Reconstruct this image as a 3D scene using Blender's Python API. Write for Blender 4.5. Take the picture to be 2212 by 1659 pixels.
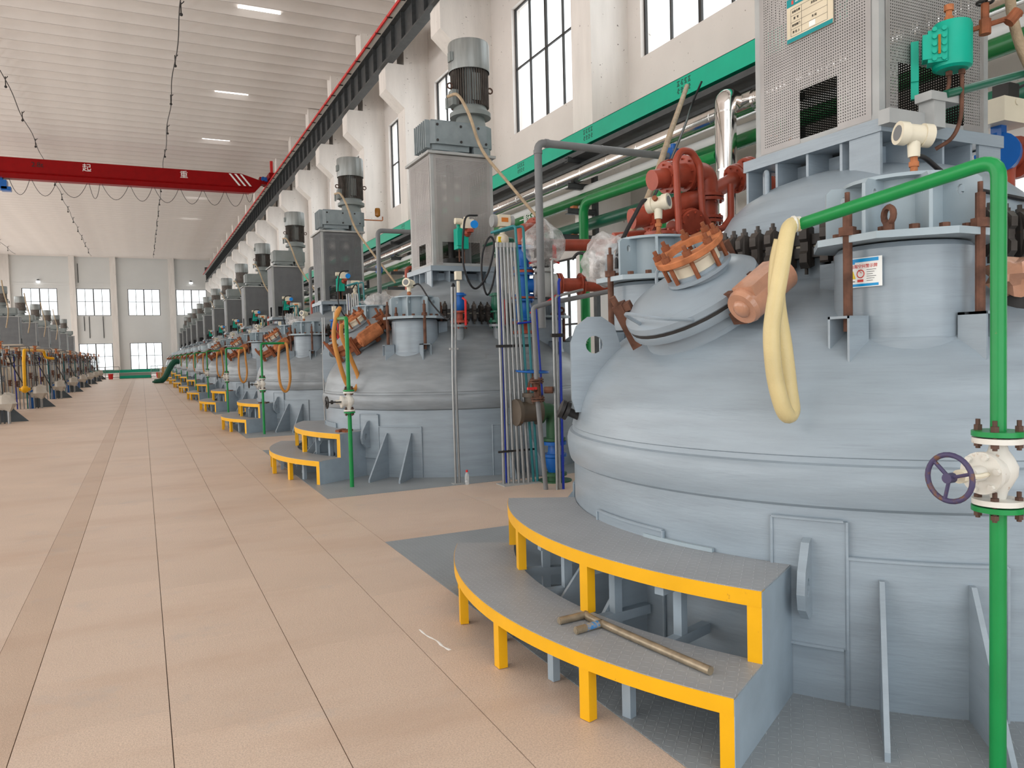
import bpy, bmesh, math, random
from math import sin, cos, pi, radians as R, sqrt, atan2
from mathutils import Vector, Matrix, noise as mnoise

random.seed(7)
for o in list(bpy.data.objects):
    bpy.data.objects.remove(o)
SC = bpy.context.scene
COL = SC.collection
V = Vector

# ------------------------------------------------------------------ camera
cam_d = bpy.data.cameras.new('camera')
cam_d.sensor_width = 36.0
cam_d.lens = 36.0 * 1665.0 / 2212.0
cam_d.clip_end = 400
cam = bpy.data.objects.new('camera', cam_d)
COL.objects.link(cam)
rx = V((0.90117, -0.43269, -0.02577)).normalized()
up = V((0.04194, 0.02787, 0.99873))
bk = rx.cross(up).normalized()
up = bk.cross(rx).normalized()
m = Matrix((rx, up, bk)).transposed().to_4x4()
m.translation = (0, 0, 2.0)
cam.matrix_world = m
SC.camera = cam

# ------------------------------------------------------------------ world, daylight, exposure
w = bpy.data.worlds.new('overcast_sky')
SC.world = w
w.use_nodes = True
bg = w.node_tree.nodes['Background']
bg.inputs[0].default_value = (0.93, 0.97, 1.0, 1)
bg.inputs[1].default_value = 1.4
VS = SC.view_settings
VS.view_transform = 'Standard'
VS.look = 'None'
VS.exposure = 0.68
VS.gamma = 1.0
VS.use_curve_mapping = False


def area(name, loc, target, sx, sy, power, col=(1, 1, 1)):
    l = bpy.data.lights.new(name, 'AREA')
    l.shape = 'RECTANGLE'
    l.size, l.size_y = sx, sy
    l.energy = power
    l.color = col
    o = bpy.data.objects.new(name, l)
    COL.objects.link(o)
    o.location = loc
    d = V(target) - V(loc)
    o.rotation_euler = d.to_track_quat('-Z', 'Y').to_euler()
    return o


# daylight entering by the window bands of the left wall and the open gate and windows behind the camera
area('daylight_upper_windows_left', (-19.6, 18, 10.3), (0, 18, 7.0), 65, 3.8, 1950, (1.0, 0.985, 0.96))
area('daylight_upper_windows_left_far', (-19.6, 84, 10.3), (0, 84, 7.0), 65, 3.8, 1400, (1.0, 0.98, 0.945))
area('daylight_lower_windows_left', (-19.6, 18, 2.7), (0, 18, 2.9), 65, 3.6, 1450, (1.0, 0.985, 0.96))
area('daylight_lower_windows_left_far', (-19.6, 84, 2.7), (0, 84, 2.9), 65, 3.6, 1800, (1.0, 0.98, 0.945))
area('daylight_open_gate', (-1, -4.7, 2.6), (-1, 20, 2.4), 13, 4.8, 125, (0.88, 0.945, 1.0))
area('daylight_gate_windows', (-4, -4.7, 12.0), (-4, 30, 12.5), 26, 4.6, 330, (1.0, 0.985, 0.965))
area('daylight_end_windows', (-2.5, 121.9, 6.4), (-2.5, 60, 6.4), 24, 11, 650, (1.0, 0.98, 0.96))
area('daylight_upper_windows_right', (11.3, 52, 10.4), (0, 52, 8.0), 130, 3.6, 1500, (0.97, 0.99, 1.0))

# ------------------------------------------------------------------ materials
MATS = {}


def nd(t, kind, **kw):
    n = t.nodes.new(kind)
    for k, v in kw.items():
        setattr(n, k, v)
    return n


def mat(name, col, rough=0.5, metal=0.0, var=0.08, vs=3.0, bump=0.0, bs=40.0, rust=0.0, rs=6.0, stretch=(1, 1, 1),
        rustcol=(0.16, 0.06, 0.025), spec=0.32, rnd=0.0, streak=0.0, spots=0.0, spotcol=(0.05, 0.045, 0.04), spot_s=9.0, coat=0.0):
    if name in MATS:
        return MATS[name]
    m = bpy.data.materials.new(name)
    m.use_nodes = True
    t = m.node_tree
    b = t.nodes['Principled BSDF']
    L = t.links.new
    tc = nd(t, 'ShaderNodeTexCoord')
    mp = nd(t, 'ShaderNodeMapping')
    mp.inputs['Scale'].default_value = stretch
    L(tc.outputs['Object'], mp.inputs[0])
    n1 = nd(t, 'ShaderNodeTexNoise')
    n1.inputs['Scale'].default_value = vs
    n1.inputs['Detail'].default_value = 5
    L(mp.outputs[0], n1.inputs['Vector'])
    mx = nd(t, 'ShaderNodeMix', data_type='RGBA')
    rmp = nd(t, 'ShaderNodeMapRange')
    rmp.inputs[1].default_value, rmp.inputs[2].default_value = 0.3, 0.7
    L(n1.outputs[0], rmp.inputs[0])
    L(rmp.outputs[0], mx.inputs[0])
    mx.inputs[6].default_value = (*[c * (1 - var) for c in col], 1)
    mx.inputs[7].default_value = (*[min(1, c * (1 + var)) for c in col], 1)
    out = mx.outputs[2]
    if rnd:
        oi = nd(t, 'ShaderNodeObjectInfo')
        hs = nd(t, 'ShaderNodeHueSaturation')
        mr = nd(t, 'ShaderNodeMapRange')
        mr.inputs[3].default_value, mr.inputs[4].default_value = 1 - rnd, 1 + rnd
        L(oi.outputs['Random'], mr.inputs[0])
        L(mr.outputs[0], hs.inputs['Value'])
        L(out, hs.inputs['Color'])
        out = hs.outputs[0]
    if spots:
        ns = nd(t, 'ShaderNodeTexNoise')
        ns.inputs['Scale'].default_value = spot_s
        ns.inputs['Detail'].default_value = 3
        L(tc.outputs['Object'], ns.inputs['Vector'])
        r3 = nd(t, 'ShaderNodeMapRange')
        r3.inputs[1].default_value, r3.inputs[2].default_value = 0.75 - spots, 0.79 - spots
        L(ns.outputs[0], r3.inputs[0])
        m3 = nd(t, 'ShaderNodeMix', data_type='RGBA')
        m3.inputs[7].default_value = (*spotcol, 1)
        L(r3.outputs[0], m3.inputs[0])
        L(out, m3.inputs[6])
        out = m3.outputs[2]
    if streak:
        mp2 = nd(t, 'ShaderNodeMapping')
        mp2.inputs['Scale'].default_value = (1.1, 1.1, 26)
        L(tc.outputs['Object'], mp2.inputs[0])
        ns2 = nd(t, 'ShaderNodeTexNoise')
        ns2.inputs['Scale'].default_value = 2.2
        ns2.inputs['Detail'].default_value = 7
        ns2.inputs['Roughness'].default_value = 0.7
        L(mp2.outputs[0], ns2.inputs['Vector'])
        r6 = nd(t, 'ShaderNodeMapRange')
        r6.inputs[1].default_value, r6.inputs[2].default_value = 0.56, 0.80
        r6.inputs[4].default_value = streak
        L(ns2.outputs[0], r6.inputs[0])
        m6 = nd(t, 'ShaderNodeMix', data_type='RGBA')
        m6.inputs[7].default_value = (*[c * .45 for c in col], 1)
        L(r6.outputs[0], m6.inputs[0])
        L(out, m6.inputs[6])
        out = m6.outputs[2]
    if rust:
        n2 = nd(t, 'ShaderNodeTexNoise')
        n2.inputs['Scale'].default_value = rs
        n2.inputs['Detail'].default_value = 8
        n2.inputs['Roughness'].default_value = 0.7
        L(tc.outputs['Object'], n2.inputs['Vector'])
        r2 = nd(t, 'ShaderNodeMapRange')
        r2.inputs[1].default_value, r2.inputs[2].default_value = 0.72 - rust, 0.80 - rust
        L(n2.outputs[0], r2.inputs[0])
        m2 = nd(t, 'ShaderNodeMix', data_type='RGBA')
        m2.inputs[7].default_value = (*rustcol, 1)
        L(r2.outputs[0], m2.inputs[0])
        L(out, m2.inputs[6])
        out = m2.outputs[2]
    L(out, b.inputs['Base Color'])
    b.inputs['Roughness'].default_value = rough
    b.inputs['Metallic'].default_value = metal
    b.inputs['Specular IOR Level'].default_value = spec
    b.inputs['Coat Weight'].default_value = coat
    if bump:
        n3 = nd(t, 'ShaderNodeTexNoise')
        n3.inputs['Scale'].default_value = bs
        n3.inputs['Detail'].default_value = 4
        L(mp.outputs[0], n3.inputs['Vector'])
        bp = nd(t, 'ShaderNodeBump')
        bp.inputs['Strength'].default_value = bump
        bp.inputs['Distance'].default_value = 0.01
        L(n3.outputs[0], bp.inputs['Height'])
        L(bp.outputs[0], b.inputs['Normal'])
    MATS[name] = m
    return m


def emit(name, col, s):
    m = bpy.data.materials.new(name)
    m.use_nodes = True
    b = m.node_tree.nodes['Principled BSDF']
    b.inputs['Base Color'].default_value = (*col, 1)
    b.inputs['Emission Color'].default_value = (*col, 1)
    b.inputs['Emission Strength'].default_value = s
    MATS[name] = m
    return m


def checker(name, col):
    """raised lozenge tread plate: short ribs, alternately turned +-45 degrees"""
    m = bpy.data.materials.new(name)
    m.use_nodes = True
    t = m.node_tree
    b = t.nodes['Principled BSDF']
    L = t.links.new
    tc = nd(t, 'ShaderNodeTexCoord')
    sp = nd(t, 'ShaderNodeSeparateXYZ')
    L(tc.outputs['Object'], sp.inputs[0])

    def ma(op, a, b_=None):
        n = nd(t, 'ShaderNodeMath', operation=op)
        for i, v in enumerate((a, b_)):
            if v is None:
                continue
            if isinstance(v, (int, float)):
                n.inputs[i].default_value = v
            else:
                L(v, n.inputs[i])
        return n.outputs[0]
    P = 0.043
    u = ma('DIVIDE', sp.outputs[0], P)
    v = ma('DIVIDE', sp.outputs[1], P)
    fu = ma('SUBTRACT', ma('FRACT', u), 0.5)
    fv = ma('SUBTRACT', ma('FRACT', v), 0.5)
    par = ma('FLOORED_MODULO', ma('ADD', ma('FLOOR', u), ma('FLOOR', v)), 2.0)
    sgn = ma('SUBTRACT', ma('MULTIPLY', par, 2.0), 1.0)
    fu2 = ma('MULTIPLY', fu, sgn)
    a = ma('MULTIPLY', ma('ADD', fu2, fv), 0.7071)
    c = ma('MULTIPLY', ma('SUBTRACT', fu2, fv), 0.7071)
    d = ma('ADD', ma('POWER', ma('DIVIDE', a, 0.52), 2.0), ma('POWER', ma('DIVIDE', c, 0.10), 2.0))
    mr = nd(t, 'ShaderNodeMapRange')
    mr.interpolation_type = 'SMOOTHSTEP'
    mr.inputs[1].default_value, mr.inputs[2].default_value = 1.0, 0.3
    mr.inputs[3].default_value, mr.inputs[4].default_value = 0, 1
    L(d, mr.inputs[0])
    n1 = nd(t, 'ShaderNodeTexNoise')
    n1.inputs['Scale'].default_value = 2.5
    n1.inputs['Detail'].default_value = 6
    L(tc.outputs['Object'], n1.inputs['Vector'])
    mx = nd(t, 'ShaderNodeMix', data_type='RGBA')
    L(n1.outputs[0], mx.inputs[0])
    mx.inputs[6].default_value = (*[q * 0.82 for q in col], 1)
    mx.inputs[7].default_value = (*[q * 1.18 for q in col], 1)
    m2 = nd(t, 'ShaderNodeMix', data_type='RGBA')
    L(ma('MULTIPLY', mr.outputs[0], 0.3), m2.inputs[0])
    L(mx.outputs[2], m2.inputs[6])
    m2.inputs[7].default_value = (*[min(1, q * 1.9) for q in col], 1)
    L(m2.outputs[2], b.inputs['Base Color'])
    bp = nd(t, 'ShaderNodeBump')
    bp.inputs['Strength'].default_value = 0.7
    bp.inputs['Distance'].default_value = 0.003
    L(mr.outputs[0], bp.inputs['Height'])
    L(bp.outputs[0], b.inputs['Normal'])
    b.inputs['Roughness'].default_value = 0.42
    MATS[name] = m
    return m


def floor_mat(name, col, dark, rnd):
    m = mat(name, col, 0.40, spec=0.5, var=0.07, vs=0.9, rnd=rnd, bump=0.25, bs=160, spots=0.0)
    t = m.node_tree
    L = t.links.new
    b = t.nodes['Principled BSDF']
    src = b.inputs['Base Color'].links[0].from_socket
    geo = nd(t, 'ShaderNodeNewGeometry')
    n = nd(t, 'ShaderNodeTexNoise')           # speckle of the aggregate
    n.inputs['Scale'].default_value = 95
    n.inputs['Detail'].default_value = 3
    n.inputs['Roughness'].default_value = 0.8
    L(geo.outputs['Position'], n.inputs['Vector'])
    r = nd(t, 'ShaderNodeMapRange')
    r.inputs[1].default_value, r.inputs[2].default_value = 0.42, 0.62
    L(n.outputs[0], r.inputs[0])
    n4 = nd(t, 'ShaderNodeTexNoise')          # scuffed zones, stretched across the aisle
    n4.inputs['Scale'].default_value = 0.45
    n4.inputs['Detail'].default_value = 7
    n4.inputs['Roughness'].default_value = 0.65
    mp = nd(t, 'ShaderNodeMapping')
    mp.inputs['Scale'].default_value = (0.6, 1.6, 1)
    L(geo.outputs['Position'], mp.inputs[0])
    L(mp.outputs[0], n4.inputs['Vector'])
    r4 = nd(t, 'ShaderNodeMapRange')
    r4.inputs[1].default_value, r4.inputs[2].default_value = 0.5, 0.75
    L(n4.outputs[0], r4.inputs[0])
    mx = nd(t, 'ShaderNodeMix', data_type='RGBA')
    mx.inputs[7].default_value = (*dark, 1)
    mm = nd(t, 'ShaderNodeMath', operation='MULTIPLY')
    mm.inputs[1].default_value = 0.46
    L(r.outputs[0], mm.inputs[0])
    L(mm.outputs[0], mx.inputs[0])
    L(src, mx.inputs[6])
    mx2 = nd(t, 'ShaderNodeMix', data_type='RGBA')
    mx2.inputs[7].default_value = (col[0] * 0.72, col[1] * 0.64, col[2] * 0.58, 1)
    mm2 = nd(t, 'ShaderNodeMath', operation='MULTIPLY')
    mm2.inputs[1].default_value = 0.85
    L(r4.outputs[0], mm2.inputs[0])
    L(mm2.outputs[0], mx2.inputs[0])
    L(mx.outputs[2], mx2.inputs[6])
    n5 = nd(t, 'ShaderNodeTexNoise')          # grey worn islands
    n5.inputs['Scale'].default_value = 1.3
    n5.inputs['Detail'].default_value = 9
    n5.inputs['Roughness'].default_value = 0.75
    L(geo.outputs['Position'], n5.inputs['Vector'])
    r5 = nd(t, 'ShaderNodeMapRange')
    r5.inputs[1].default_value, r5.inputs[2].default_value = 0.56, 0.70
    r5.inputs[4].default_value = 0.45
    L(n5.outputs[0], r5.inputs[0])
    mx3 = nd(t, 'ShaderNodeMix', data_type='RGBA')
    mx3.inputs[7].default_value = (0.44, 0.40, 0.37, 1)
    L(r5.outputs[0], mx3.inputs[0])
    L(mx2.outputs[2], mx3.inputs[6])
    L(mx3.outputs[2], b.inputs['Base Color'])
    return m


def glass_mat(name, tint, gl=0.08, opaque=0.0, ocol=(0.9, 0.9, 0.9)):
    m = bpy.data.materials.new(name)
    m.use_nodes = True
    t = m.node_tree
    t.nodes.remove(t.nodes['Principled BSDF'])
    o = t.nodes['Material Output']
    L = t.links.new
    tr = nd(t, 'ShaderNodeBsdfTransparent')
    tr.inputs[0].default_value = (*tint, 1)
    g = nd(t, 'ShaderNodeBsdfGlossy')
    g.inputs['Roughness'].default_value = 0.05 if not opaque else 0.25
    mx = nd(t, 'ShaderNodeMixShader')
    mx.inputs[0].default_value = gl
    L(tr.outputs[0], mx.inputs[1])
    L(g.outputs[0], mx.inputs[2])
    out = mx
    if opaque:
        df = nd(t, 'ShaderNodeBsdfDiffuse')
        df.inputs[0].default_value = (*ocol, 1)
        mx2 = nd(t, 'ShaderNodeMixShader')
        tc = nd(t, 'ShaderNodeTexCoord')
        n = nd(t, 'ShaderNodeTexNoise')
        n.inputs['Scale'].default_value = 9
        n.inputs['Detail'].default_value = 6
        L(tc.outputs['Object'], n.inputs['Vector'])
        mr = nd(t, 'ShaderNodeMapRange')
        mr.inputs[1].default_value, mr.inputs[2].default_value = 0.35, 0.7
        mr.inputs[3].default_value, mr.inputs[4].default_value = opaque * 0.5, min(1, opaque * 1.6)
        L(n.outputs[0], mr.inputs[0])
        L(mr.outputs[0], mx2.inputs[0])
        L(mx.outputs[0], mx2.inputs[1])
        L(df.outputs[0], mx2.inputs[2])
        out = mx2
    L(out.outputs[0], o.inputs['Surface'])
    MATS[name] = m
    return m


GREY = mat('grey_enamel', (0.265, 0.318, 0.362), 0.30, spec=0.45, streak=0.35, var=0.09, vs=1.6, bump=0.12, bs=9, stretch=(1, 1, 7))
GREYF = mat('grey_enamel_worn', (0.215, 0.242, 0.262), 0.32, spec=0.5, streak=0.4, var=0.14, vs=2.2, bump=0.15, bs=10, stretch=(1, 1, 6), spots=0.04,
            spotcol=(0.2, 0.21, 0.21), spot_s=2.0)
DRUM = mat('blue_grey_enamel', (0.33, 0.40, 0.44), 0.38, var=0.06, bump=0.08, bs=14, rust=0.02, rs=7)
SIDE = mat('slate_grey_enamel', (0.29, 0.355, 0.41), 0.5, var=0.1, vs=4, bump=0.1, bs=25)
YEL = mat('yellow_paint', (0.80, 0.405, 0.004), 0.42, var=0.06, bump=0.1, bs=30, rust=0.07, rs=16, rustcol=(0.30, 0.12, 0.03))
CHK = checker('grey_tread_plate', (0.30, 0.315, 0.33))
CHKF = checker('grey_floor_plate', (0.26, 0.285, 0.30))
FLOOR = floor_mat('tan_concrete_slab', (0.70, 0.545, 0.43), (0.30, 0.215, 0.165), 0.025)
STRIP = floor_mat('brown_concrete_strip', (0.61, 0.455, 0.345), (0.26, 0.18, 0.12), 0.01)
JOINT = mat('dark_joint', (0.14, 0.10, 0.075), 0.9)
WALL = mat('white_plaster', (0.70, 0.655, 0.62), 0.85, var=0.05, vs=0.8, bump=0.15, bs=12, spots=0.035, spotcol=(0.30, 0.27, 0.24), spot_s=11)
COLM = mat('whitewashed_concrete', (0.76, 0.72, 0.68), 0.8, var=0.06, vs=1.2, bump=0.3, bs=14, stretch=(3, 3, 0.5), spots=0.045,
           spotcol=(0.22, 0.19, 0.17), spot_s=13)
FARW = mat('grey_white_plaster', (0.66, 0.67, 0.66), 0.85, var=0.04, vs=0.3)
CEIL = mat('whitewashed_ceiling', (0.70, 0.655, 0.62), 0.85, var=0.05, vs=0.6)
DARK = mat('dark_steel', (0.055, 0.06, 0.062), 0.45, var=0.2, vs=6, rust=0.03, rs=4)
IRON = mat('black_iron', (0.03, 0.028, 0.027), 0.5, var=0.2)
CLAMP = mat('blackened_clamp_steel', (0.062, 0.054, 0.048), 0.5, metal=0.3, var=0.35, vs=9, rust=0.12, rs=14, rustcol=(0.13, 0.06, 0.03), rnd=0.4)
RUST = mat('rusty_steel', (0.23, 0.075, 0.032), 0.72, var=0.35, vs=9, bump=0.3, bs=60)
RUSTD = mat('brown_rust', (0.12, 0.055, 0.035), 0.75, var=0.4, vs=12, bump=0.3, bs=60)
ORUST = mat('orange_rust', (0.42, 0.15, 0.06), 0.75, var=0.3, vs=14, bump=0.3, bs=60)
CRANE = mat('crane_red', (0.26, 0.002, 0.003), 0.4, spec=0.15, var=0.08)
REDOX = mat('red_oxide_paint', (0.33, 0.062, 0.034), 0.38, var=0.16, vs=7, bump=0.08, bs=30, rust=0.05, rs=8, rustcol=(0.16, 0.05, 0.03))
SAFER = mat('bright_red', (0.65, 0.03, 0.03), 0.4)
GRN = mat('pipe_green', (0.008, 0.23, 0.055), 0.32, var=0.1, bump=0.05, rust=0.035, rs=9, rustcol=(0.20, 0.12, 0.05))
GRND = mat('deep_green', (0.012, 0.13, 0.035), 0.25, var=0.1)
GRNB = mat('bluish_green', (0.012, 0.105, 0.062), 0.3, var=0.1)
TEAL = mat('tray_teal', (0.002, 0.40, 0.25), 0.4, var=0.05)
TEALB = mat('pot_teal', (0.0, 0.36, 0.25), 0.4, var=0.05)
TEALP = mat('conduit_teal', (0.03, 0.20, 0.22), 0.4)
BLUE = mat('valve_blue', (0.01, 0.11, 0.40), 0.3, var=0.1)
BLUED = mat('tube_blue', (0.008, 0.03, 0.33), 0.35)
SKYB = mat('knob_blue', (0.01, 0.25, 0.75), 0.4)
CHROME = mat('aluminium_cladding', (0.82, 0.80, 0.77), 0.16, metal=1.0, var=0.04, vs=2, bump=0.1, bs=6, stretch=(1, 8, 1))
CHROMEV = mat('aluminium_cladding_riser', (0.85, 0.84, 0.83), 0.13, metal=1.0, var=0.04, bump=0.2, bs=14, stretch=(1, 1, 0.02))
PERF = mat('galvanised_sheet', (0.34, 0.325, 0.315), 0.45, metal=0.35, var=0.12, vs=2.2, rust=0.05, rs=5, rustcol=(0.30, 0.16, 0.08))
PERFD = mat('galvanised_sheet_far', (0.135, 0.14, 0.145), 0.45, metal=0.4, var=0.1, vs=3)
POST = mat('grey_angle_steel', (0.36, 0.37, 0.365), 0.42, var=0.1, vs=4, rust=0.06, rs=5, rustcol=(0.26, 0.17, 0.10))
MOTG = mat('motor_grey_green', (0.21, 0.235, 0.23), 0.42, var=0.1, rust=0.02, rs=9)
COWL = mat('cowl_sheet', (0.25, 0.265, 0.26), 0.40, metal=0.35, var=0.2, vs=3, stretch=(4, 4, .4), rust=0.02, rs=9)
FIN = mat('motor_fins_dirty', (0.10, 0.085, 0.075), 0.6, var=0.3, vs=8, rust=0.05)


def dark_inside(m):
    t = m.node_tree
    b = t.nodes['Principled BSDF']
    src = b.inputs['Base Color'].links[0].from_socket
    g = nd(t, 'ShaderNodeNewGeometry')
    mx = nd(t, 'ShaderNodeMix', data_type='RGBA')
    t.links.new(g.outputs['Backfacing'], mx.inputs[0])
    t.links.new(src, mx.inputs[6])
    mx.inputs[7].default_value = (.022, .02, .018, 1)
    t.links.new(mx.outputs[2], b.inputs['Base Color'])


dark_inside(PERF)                                        # shade inside the tower, painted into the inner faces of the covers
GBX = mat('gearbox_grey_blue', (0.22, 0.26, 0.275), 0.45, var=0.12, vs=5, bump=0.2, bs=30, rust=0.03, rs=8)
PVC = mat('grey_pvc', (0.185, 0.19, 0.195), 0.45, var=0.1)
GALV = mat('galvanised_conduit', (0.30, 0.31, 0.31), 0.36, metal=0.6, var=0.1, vs=6)
RUB = mat('black_rubber', (0.018, 0.018, 0.02), 0.45)
CREAM = mat('cream_enamel', (0.72, 0.66, 0.52), 0.4, var=0.05, rust=0.015, rs=20)
WHITE = mat('white_enamel', (0.66, 0.64, 0.58), 0.35, var=0.08, rust=0.10, rs=18, rustcol=(0.35, 0.18, 0.07))
HOSE = mat('cream_hose', (0.60, 0.49, 0.25), 0.35, var=0.1, vs=4, bump=0.2, bs=90)
HOSEO = mat('orange_hose', (0.52, 0.23, 0.05), 0.4, var=0.15)
WRAP = mat('brown_packing_film', (0.47, 0.24, 0.15), 0.25, var=0.15, vs=8, bump=0.5, bs=18, coat=0.4)
WHEEL = mat('worn_wheel', (0.06, 0.05, 0.11), 0.5, var=0.2, rust=0.20, rs=16, rustcol=(0.15, 0.075, 0.045))
BOLT = mat('rusty_bolt', (0.10, 0.055, 0.04), 0.6, metal=0.3, var=0.3)
FLEX = mat('tan_flexible_conduit', (0.42, 0.32, 0.21), 0.55, var=0.2, vs=8, bump=0.5, bs=80)
TOOL = mat('worn_tool_pipe', (0.33, 0.27, 0.19), 0.4, metal=0.5, var=0.3, vs=14, rust=0.14, rs=14, rustcol=(0.24, 0.09, 0.04))
SIGNC = mat('sign_cream', (0.66, 0.58, 0.43), 0.35)
SIGNW = mat('sign_white', (0.80, 0.82, 0.80), 0.3)
SIGNT = mat('sign_teal', (0.0, 0.24, 0.26), 0.35)
SIGNB = mat('sign_blue', (0.0, 0.28, 0.62), 0.35)
BLK = mat('black_print', (0.02, 0.02, 0.02), 0.6)
WPRINT = mat('white_print', (0.85, 0.85, 0.83), 0.6)
RPRINT = mat('red_print', (0.62, 0.06, 0.05), 0.5)
YPRINT = mat('yellow_print', (0.75, 0.55, 0.02), 0.5)
ORNG = mat('orange_display', (0.62, 0.20, 0.04), 0.3)
LCREAM = mat('cream_insulation', (0.52, 0.44, 0.34), 0.6, var=0.12, vs=2)
AMBER = mat('amber_fluid', (0.30, 0.12, 0.01), 0.2)
GLASS = glass_mat('window_glass', (0.97, 0.98, 0.98), 0.06)
BAG = glass_mat('clear_plastic_film', (0.93, 0.93, 0.93), 0.12, 0.32, (0.75, 0.74, 0.73))
BAGW = mat('white_plastic_sack', (0.52, 0.48, 0.42), 0.5, var=0.1, bump=0.6, bs=8)
BOTTLE = glass_mat('bottle_plastic', (0.9, 0.92, 0.92), 0.1, 0.35, (0.8, 0.82, 0.82))
SKYL = emit('skylight_panel', (1.0, 0.99, 0.97), 1.6)
LAMP = emit('lamp_lens', (1, 1, 1), 1.0)
EXT = mat('outside_wall', (0.8, 0.8, 0.8), 0.8)
EXTR = mat('outside_roof', (0.55, 0.57, 0.6), 0.8)
BOXC = mat('carton_brown', (0.5, 0.3, 0.12), 0.7)
CHUTE = mat('dark_green_sleeve', (0.008, 0.085, 0.05), 0.5)


# ------------------------------------------------------------------ mesh builder
def frame(d):
    d = V(d).normalized()
    a = V((0, 0, 1)) if abs(d.z) < 0.9 else V((1, 0, 0))
    x = a.cross(d).normalized()
    return x, d.cross(x).normalized(), d


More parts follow.
